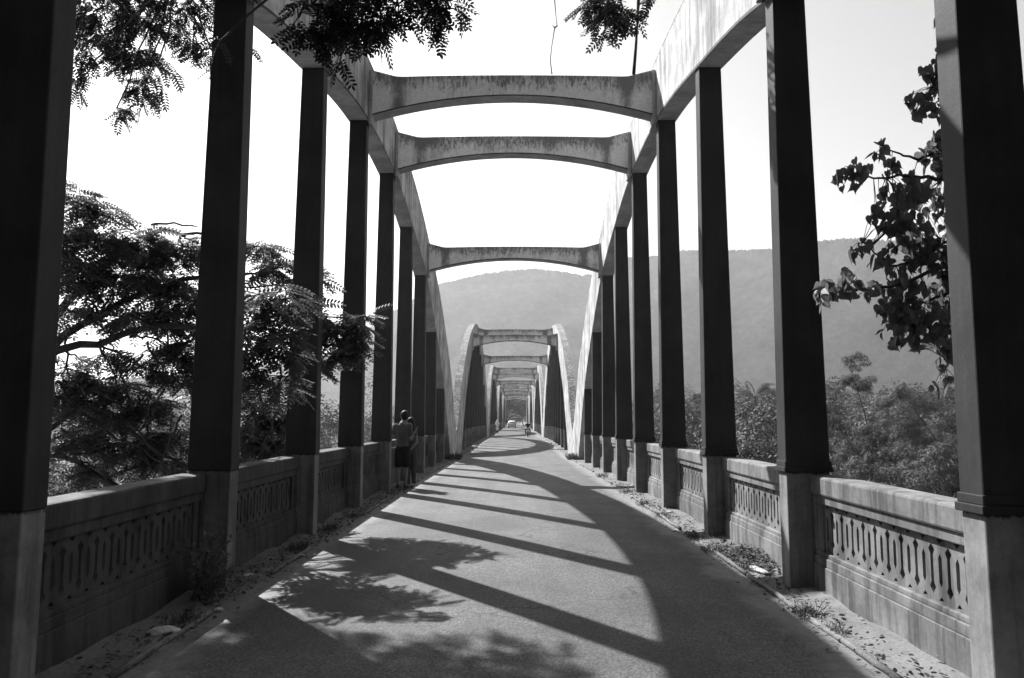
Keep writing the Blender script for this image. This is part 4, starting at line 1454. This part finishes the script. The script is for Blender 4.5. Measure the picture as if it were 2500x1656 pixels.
def hair_cap(name, c, yaw, parent, extra=(), s=1.0, drop=-.03):
    fx, fy = -math.sin(yaw), math.cos(yaw)
    bl = [((c[0] - fx * .018, c[1] - fy * .018, c[2] + .035), (.087 * s, .092 * s, .094 * s)), ((c[0] - fx * .035, c[1] - fy * .035, c[2] + drop), (.076 * s, .062 * s, .062 * s))] + list(extra)
    return skin(name, {'a': (c[0] - fx * .02, c[1] - fy * .02, c[2] + .03, .05), 'b': (c[0] - fx * .03, c[1] - fy * .03, c[2] + .0, .05)}, [('a', 'b')], M['hair'], parent, 'a', bl, .012)


hair_cap("hair", (.03, .03, 1.735), .5, man, (), 1.22)

# woman beyond him, facing him, long dark ponytail towards the camera
wom = empty("person", (-2.50, 18.58, float(deck(18.6)) + .02))
tag(wom, "woman in jeans with a long dark ponytail leaning against the man in shorts", "person", "people on the bridge")
J = {'pelvis': (.02, 0, .92, .12, .10), 'waist': (.0, .0, 1.08, .095, .085), 'chest': (-.01, 0, 1.26, .12, .095), 'neckb': (-.01, .0, 1.40, .06, .06), 'neck': (-.015, .0, 1.46, .042, .045), 'head': (-.02, 0, 1.56, .05, .05),
     'shl': (-.13, .04, 1.36, .048), 'ell': (-.22, .10, 1.14, .036), 'wrl': (-.30, .05, 1.00, .025),
     'shr': (.115, -.02, 1.37, .050), 'elr': (.165, -.10, 1.10, .037), 'wrr': (.03, -.20, .93, .026),
     'hipl': (-.065, 0, .87, .095), 'knl': (-.06, .04, .47, .055), 'anl': (-.05, .05, .08, .035), 'tol': (-.09, -.05, .04, .032),
     'hipr': (.085, 0, .87, .095), 'knr': (.09, .02, .47, .056), 'anr': (.085, .04, .08, .035), 'tor': (.07, -.08, .04, .032)}
E_ = [('pelvis', 'waist'), ('waist', 'chest'), ('chest', 'neckb'), ('neckb', 'neck'), ('neck', 'head'), ('chest', 'shl'), ('shl', 'ell'), ('ell', 'wrl'), ('chest', 'shr'), ('shr', 'elr'), ('elr', 'wrr'),
      ('pelvis', 'hipl'), ('hipl', 'knl'), ('knl', 'anl'), ('anl', 'tol'), ('pelvis', 'hipr'), ('hipr', 'knr'), ('knr', 'anr'), ('anr', 'tor')]
hand(J, E_, 'wrr', (-.8, .0, -.3), (.1, .9, .2), (-.5, .5, 0), 'R', .0078)
hand(J, E_, 'wrl', (-.7, -.3, -.2), (.1, .9, .2), (-.2, -.5, 0), 'L', .0078)
skin("body", J, E_, M['skin'], wom, 'pelvis', head_blobs((-.02, -.0, 1.575), 1.75, .95), .007)
JS = sub(J, ['waist', 'chest', 'neckb', 'shl', 'shr'], .014)
JS['neckb'] = (-.01, 0, 1.385, .062, .062)
JS['hem'] = (.015, 0, .98, .130, .108)
JS['slr'] = (.132, -.045, 1.28, .054)
JS['sll'] = (-.16, .06, 1.28, .054)
skin("blouse", JS, [('hem', 'waist'), ('waist', 'chest'), ('chest', 'neckb'), ('chest', 'shl'), ('shl', 'sll'), ('chest', 'shr'), ('shr', 'slr')], M['blouse'], wom, 'hem', voxel=.013)
JP = sub(J, ['pelvis', 'hipl', 'knl', 'hipr', 'knr'], .012)
JP['pelvis'] = (.015, 0, .88, .135, .118)
JP['el'] = (-.052, .05, .13, .052)
JP['er'] = (.086, .04, .13, .052)
skin("jeans", JP, [('pelvis', 'hipl'), ('hipl', 'knl'), ('knl', 'el'), ('pelvis', 'hipr'), ('hipr', 'knr'), ('knr', 'er')], M['denim'], wom, 'pelvis', voxel=.013)
for k in 'lr':
    a_, b_ = np.array(J['an' + k][:3]), np.array(J['to' + k][:3])
    skin("shoe", {'a': (*(a_ - (0, 0, .02)), .042), 'm': (*(.5 * a_ + .5 * b_ - (0, 0, .012)), .044), 't': (*(b_ + (b_ - a_) * .25), .036)}, [('a', 'm'), ('m', 't')], M['shoe'], wom, 'a', voxel=.012)
hair_cap("hair", (-.02, 0, 1.585), 1.75, wom, [((.055, -.06, 1.50), (.06, .06, .10)), ((.075, -.075, 1.39), (.052, .05, .12))], 1.08)


def simple_person(loc, label, top, bottom, headcloth=None, skirt=False, height=1.62, yaw=0.0, vox=.02):
    k = height / 1.7
    p = empty("person", loc, yaw)
    tag(p, label, "person", "people on the bridge")
    J = {'pelvis': (0, 0, .93, .125, .1), 'chest': (0, 0, 1.28, .15, .105), 'neck': (0, 0, 1.47, .05), 'head': (0, .01, 1.56, .05),
         'shl': (-.17, 0, 1.39, .055), 'ell': (-.22, -.02, 1.10, .04), 'wrl': (-.22, .06, .88, .028), 'shr': (.17, 0, 1.39, .055), 'elr': (.22, -.02, 1.10, .04), 'wrr': (.22, .06, .88, .028),
         'hipl': (-.08, 0, .88, .09), 'knl': (-.09, .06, .48, .058), 'anl': (-.09, -.02, .08, .04), 'tol': (-.09, .12, .04, .036), 'hipr': (.08, 0, .88, .09), 'knr': (.09, 0, .48, .058), 'anr': (.09, -.12, .09, .04), 'tor': (.09, .0, .04, .036)}
    J = {q: tuple(w * k for w in v_) for q, v_ in J.items()}
    E_ = [('pelvis', 'chest'), ('chest', 'neck'), ('neck', 'head'), ('chest', 'shl'), ('shl', 'ell'), ('ell', 'wrl'), ('chest', 'shr'), ('shr', 'elr'), ('elr', 'wrr'),
          ('pelvis', 'hipl'), ('hipl', 'knl'), ('knl', 'anl'), ('anl', 'tol'), ('pelvis', 'hipr'), ('hipr', 'knr'), ('knr', 'anr'), ('anr', 'tor')]
    hand(J, E_, 'wrl', (0, .25, -1), (0, 1, .2), (.5, .3, 0), 'L')
    hand(J, E_, 'wrr', (0, .25, -1), (0, 1, .2), (-.5, .3, 0), 'R')
    skin("body", J, E_, M['skin'], p, 'pelvis', head_blobs((0, .01, 1.585 * k), 0), vox * .7)
    JS = {'hem': (0, 0, (.52 if skirt else .88) * k, .20 if skirt else .16, .16 if skirt else .13), 'pel': (0, 0, .95 * k, .155, .125), 'chest': (0, 0, 1.28 * k, .165, .12), 'nk': (0, 0, 1.44 * k, .075, .07),
          'shl': (-.17 * k, 0, 1.39 * k, .068), 'sl': (-.21 * k, -.01, 1.14 * k, .056), 'shr': (.17 * k, 0, 1.39 * k, .068), 'sr': (.21 * k, -.01, 1.14 * k, .056)}
    skin("tunic" if skirt else "shirt", JS, [('hem', 'pel'), ('pel', 'chest'), ('chest', 'nk'), ('chest', 'shl'), ('shl', 'sl'), ('chest', 'shr'), ('shr', 'sr')], M[top], p, 'hem', voxel=vox)
    JP = {'pel': (0, 0, .88 * k, .135, .115), 'hl': (-.08 * k, 0, .85 * k, .1), 'kl': (-.09 * k, .06, .48 * k, .078), 'al': (-.09 * k, -.02, .12 * k, .062), 'hr': (.08 * k, 0, .85 * k, .1), 'kr': (.09 * k, 0, .48 * k, .078), 'ar': (.09 * k, -.11, .13 * k, .062)}
    skin("trousers", JP, [('pel', 'hl'), ('hl', 'kl'), ('kl', 'al'), ('pel', 'hr'), ('hr', 'kr'), ('kr', 'ar')], M[bottom], p, 'pel', voxel=vox)
    c = (0, .01, 1.59 * k)
    if headcloth:
        skin("head_scarf", {'a': (0, -.03, 1.62 * k, .06), 'b': (0, -.06, 1.30 * k, .15, .07)}, [('a', 'b')], M[headcloth], p, 'a', [((0, -.02, 1.615 * k), (.098, .105, .115)), ((0, -.05, 1.42 * k), (.15, .10, .15))], vox)
    else:
        hair_cap("hair", c, 0, p)
    return p


simple_person((-2.22, 92.0, float(deck(92.0)) + .02), "person in white tunic and white head scarf walking away on the left", 'white_cloth', 'black', 'white_cloth', True, 1.66)
simple_person((-2.35, 188.0, float(deck(188.0)) + .02), "tiny dark dressed person on the far left road edge beside the car", 'black', 'black', None, False, 1.68)

# ------------------------------------------------------------------ car (rear view, driving away)
car = empty("parked_car", (-0.75, 150.0, float(deck(150.0)) + .03))
car.name = "white_car"
tag(car, "white hatchback car seen from behind far along the bridge", "car")


def loft(rings, name, mat, parent, smooth=True, bevel=0):
    mb = MB()
    k = len(rings[0])
    mb.v = [p for r_ in rings for p in r_]
    for i in range(len(rings) - 1):
        for j in range(k):
            a_, b_ = i * k + j, i * k + (j + 1) % k
            mb.f.append((a_, b_, b_ + k, a_ + k))
    mb.f += [tuple(range(k))[::-1], tuple(range((len(rings) - 1) * k, len(rings) * k))]
    mb.mi = [0] * len(mb.f)
    return mb.build(name, mat, parent, smooth, bevel)


def carring(y, hw, z0, z1, r_=.12):
    return [(hw - r_ * .4, y, z0), (hw, y, z0 + r_), (hw, y, z1 - r_), (hw - r_, y, z1), (-hw + r_, y, z1), (-hw, y, z1 - r_), (-hw, y, z0 + r_), (-hw + r_ * .4, y, z0)]


loft([carring(-1.92, .70, .34, .78), carring(-1.85, .80, .26, .92), carring(-1.2, .84, .22, .95), carring(0, .85, .20, .95), carring(1.2, .83, .22, .90), carring(1.8, .76, .28, .76), carring(1.95, .64, .36, .66)], "body", M['carpaint'], car)
loft([carring(-1.84, .72, .90, .96, .03), carring(-1.35, .64, .90, 1.42, .14), carring(-.4, .64, .90, 1.48, .14), carring(.35, .62, .90, 1.43, .14), carring(1.15, .72, .88, .93, .02)], "cabin", M['carpaint'], car)
wb = MB()
wb.add([(-.60, -1.83, .99), (.60, -1.83, .99), (.50, -1.385, 1.37), (-.50, -1.385, 1.37), (-.60, -1.80, .97), (.60, -1.80, .97), (.50, -1.35, 1.35), (-.50, -1.35, 1.35)],
       [(0, 1, 2, 3), (4, 7, 6, 5), (0, 4, 5, 1), (1, 5, 6, 2), (2, 6, 7, 3), (3, 7, 4, 0)])
wb.build("rear_window", M['glass'], car)
for s in (-1, 1):
    gb = MB()
    gb.add([(s * .735, -1.35, 1.0), (s * .735, .75, 1.0), (s * .655, .2, 1.36), (s * .655, -1.1, 1.36), (s * .70, -1.35, 1.0), (s * .70, .75, 1.0), (s * .62, .2, 1.36), (s * .62, -1.1, 1.36)],
           [(0, 1, 2, 3), (4, 7, 6, 5), (0, 4, 5, 1), (1, 5, 6, 2), (2, 6, 7, 3), (3, 7, 4, 0)])
    gb.build("side_window", M['glass'], car)
    lb = MB()
    lb.box(*sorted((s * .58, s * .80)), -1.91, -1.80, .66, .90)
    lb.build("tail_light", M['lamp'], car, bevel=.02)
    mb = MB()
    mb.box(*sorted((s * .84, s * .98)), .55, .68, .98, 1.12)
    mb.build("mirror", M['carpaint'], car, bevel=.03)
    for y_ in (-1.22, 1.25):
        tb = MB()
        tb.lathe([(.17, -.09), (.27, -.09), (.30, -.05), (.30, .05), (.27, .09), (.17, .09)], (s * .74, y_, .30), 'X', 20)
        ty = tb.build("wheel", M['tyre'], car)
        rb = MB()
        rb.lathe([(.05, -.1), (.18, -.1), (.18, .1), (.05, .1)], (s * .74, y_, .30), 'X', 16)
        rb.build("rim", M['metal'], ty)
bb = MB()
bb.box(-.80, .80, -2.0, -1.86, .36, .56)
bb.build("bumper", M['carpaint'], car, bevel=.04)
nb = MB()
nb.box(-.25, .25, -1.935, -1.90, .66, .77)
nb.build("number_plate", M['paper'], car)

# ------------------------------------------------------------------ motorcycle coming towards the camera
bike = empty("motorcycle", (1.31, 80.6, float(deck(80.6)) + .03), math.pi)
tag(bike, "motorcycle with round headlight coming towards the viewer on the right lane", "motorcycle")
for y_, nm in ((.68, "wheel"), (-.62, "wheel")):
    tb = MB()
    tb.lathe([(.21, -.05), (.28, -.055), (.31, -.02), (.31, .02), (.28, .055), (.21, .05)], (0, y_, .31), 'X', 24)
    o = tb.build(nm, M['tyre'], bike)
    rb = MB()
    rb.lathe([(.03, -.06), (.05, -.03), (.215, -.02), (.215, .02), (.05, .03), (.03, .06)], (0, y_, .31), 'X', 20)
    rb.build("rim", M['metal'], o)
fb = MB()
for s in (-1, 1):
    fb.tube([(s * .085, .68, .31), (s * .085, .52, .68), (s * .085, .44, .92)], .022, 8)
fb.build("fork", M['metal'], bike)
hb = MB()
hb.tube([(-.36, .30, 1.03), (-.22, .40, 1.04), (0, .44, .96), (.22, .40, 1.04), (.36, .30, 1.03)], .014, 8)
hb.build("handlebar", M['metal'], bike)
lb = MB()
lb.lathe([(.02, -.14), (.07, -.10), (.09, 0), (.085, .02), (.0, .035)], (0, .56, .86), 'Y', 18)
lb.build("headlight", M['lamp'], bike, smooth=True)
loft([[(math.cos(a_) * w_, y_, z_ + math.sin(a_) * h_) for a_ in np.linspace(0, 2 * math.pi, 12, endpoint=False)] for y_, w_, z_, h_ in ((.42, .05, .84, .05), (.30, .13, .83, .11), (.10, .15, .82, .11), (-.12, .09, .78, .06))], "fuel_tank", M['shoe'], bike)
loft([[(math.cos(a_) * w_, y_, z_ + math.sin(a_) * h_) for a_ in np.linspace(0, 2 * math.pi, 12, endpoint=False)] for y_, w_, z_, h_ in ((-.08, .09, .78, .04), (-.3, .14, .77, .05), (-.7, .13, .80, .05), (-.85, .06, .82, .03))], "seat", M['black'], bike)
eb = MB()
eb.box(-.13, .13, -.18, .20, .28, .50)
eb.lathe([(.09, 0), (.10, .04), (.09, .08), (.10, .12), (.085, .2)], (0, .08, .5), 'Z', 12)
eb.build("engine", M['metal'], bike, bevel=.02)
gb = MB()
gb.tube([(0, .44, .92), (0, .34, .40), (0, .05, .26), (0, -.3, .30), (0, -.62, .31)], .022, 8)
gb.tube([(0, .40, .86), (0, -.15, .74), (0, -.8, .76)], .02, 8)
gb.tube([(.0, -.3, .74), (.1, -.62, .31)], .018, 8)
gb.tube([(.12, .15, .40), (.15, -.1, .26), (.16, -.75, .32)], .035, 8)
gb.build("frame", M['metal'], bike)
mg = MB()
for y0, a0, a1 in ((.68, .2, 2.2), (-.62, .3, 2.6)):
    P = [(y0 + .345 * math.cos(q), .31 + .345 * math.sin(q)) for q in np.linspace(a0, a1, 10)]
    for (ya, za), (yb, zb_) in zip(P[:-1], P[1:]):
        mg.add([(-.07, ya, za), (.07, ya, za), (.07, yb, zb_), (-.07, yb, zb_), (-.07, ya, za + .012), (.07, ya, za + .012), (.07, yb, zb_ + .012), (-.07, yb, zb_ + .012)],
               [(0, 3, 2, 1), (4, 5, 6, 7), (0, 1, 5, 4), (1, 2, 6, 5), (2, 3, 7, 6), (3, 0, 4, 7)])
mg.build("mudguard", M['shoe'], bike)
for s in (-1, 1):
    mm = MB()
    mm.tube([(s * .24, .38, 1.04), (s * .30, .36, 1.20)], .007, 6)
    mm.lathe([(.0, -.012), (.055, -.01), (.055, .01), (0, .012)], (s * .31, .36, 1.22), 'Y', 14)
    mm.build("mirror", M['metal'], bike)

rider = empty("person", (1.31, 80.6, float(deck(80.6)) + .03), math.pi)
tag(rider, "motorcycle rider in dark clothes and dark helmet facing the viewer", "person", "people on the bridge")
J = {'pelvis': (0, -.38, .88, .13, .11), 'chest': (0, -.28, 1.22, .155, .11), 'neck': (0, -.22, 1.42, .05), 'head': (0, -.19, 1.52, .05),
     'shl': (-.18, -.26, 1.34, .06), 'ell': (-.34, -.08, 1.14, .045), 'wrl': (-.34, .22, 1.06, .03), 'shr': (.18, -.26, 1.34, .06), 'elr': (.34, -.08, 1.14, .045), 'wrr': (.34, .22, 1.06, .03),
     'hipl': (-.10, -.34, .86, .1), 'knl': (-.24, .08, .72, .065), 'anl': (-.20, -.06, .30, .04), 'tol': (-.22, .10, .26, .036), 'hipr': (.10, -.34, .86, .1), 'knr': (.24, .08, .72, .065), 'anr': (.20, -.06, .30, .04), 'tor': (.22, .10, .26, .036)}
E_ = [('pelvis', 'chest'), ('chest', 'neck'), ('neck', 'head'), ('chest', 'shl'), ('shl', 'ell'), ('ell', 'wrl'), ('chest', 'shr'), ('shr', 'elr'), ('elr', 'wrr'),
      ('pelvis', 'hipl'), ('hipl', 'knl'), ('knl', 'anl'), ('anl', 'tol'), ('pelvis', 'hipr'), ('hipr', 'knr'), ('knr', 'anr'), ('anr', 'tor')]
hand(J, E_, 'wrl', (.1, .8, -.2), (1, 0, .1), (0, .2, -1), 'L')
hand(J, E_, 'wrr', (-.1, .8, -.2), (-1, 0, .1), (0, .2, -1), 'R')
skin("body", J, E_, M['skin'], rider, 'pelvis', head_blobs((0, -.18, 1.545), 0), .010)
JS = sub(J, ['pelvis', 'chest', 'shl', 'ell', 'shr', 'elr'], .02)
JS['nk'] = (0, -.23, 1.38, .07)
JS['cl'] = (-.34, .16, 1.075, .042)
JS['cr'] = (.34, .16, 1.075, .042)
skin("jacket", JS, [('pelvis', 'chest'), ('chest', 'nk'), ('chest', 'shl'), ('shl', 'ell'), ('ell', 'cl'), ('chest', 'shr'), ('shr', 'elr'), ('elr', 'cr')], M['black'], rider, 'pelvis', voxel=.02)
JP = sub(J, ['pelvis', 'hipl', 'knl', 'anl', 'hipr', 'knr', 'anr'], .018)
skin("trousers", JP, [('pelvis', 'hipl'), ('hipl', 'knl'), ('knl', 'anl'), ('pelvis', 'hipr'), ('hipr', 'knr'), ('knr', 'anr')], M['denim'], rider, 'pelvis', voxel=.02)
skin("helmet", {'a': (0, -.2, 1.60, .06), 'b': (0, -.2, 1.55, .06)}, [('a', 'b')], M['shoe'], rider, 'a', [((0, -.205, 1.59), (.115, .125, .115))], .018)
for k in 'lr':
    a_, b_ = np.array(J['an' + k][:3]), np.array(J['to' + k][:3])
    skin("shoe", {'a': (*(a_ - (0, 0, .02)), .046), 't': (*(b_ + (b_ - a_) * .2), .042)}, [('a', 't')], M['shoe'], rider, 'a', voxel=.015)

# ------------------------------------------------------------------ haze
hz = MB()
hz.box(-1700, 1700, -60, 1650, -14.5, 330)
hazem = bpy.data.materials.new("haze")
hazem.use_nodes = True
nt = hazem.node_tree
nt.nodes.remove(nt.nodes["Principled BSDF"])
pv = nt.nodes.new("ShaderNodeVolumePrincipled")
pv.inputs["Color"].default_value = g3(0.97)
pv.inputs["Density"].default_value = 0.00026
pv.inputs["Anisotropy"].default_value = 0.45
nt.links.new(pv.outputs[0], nt.nodes["Material Output"].inputs["Volume"])
tag(hz.build("haze", hazem), "pale haze hanging over the valley and river", "haze", kind="stuff")
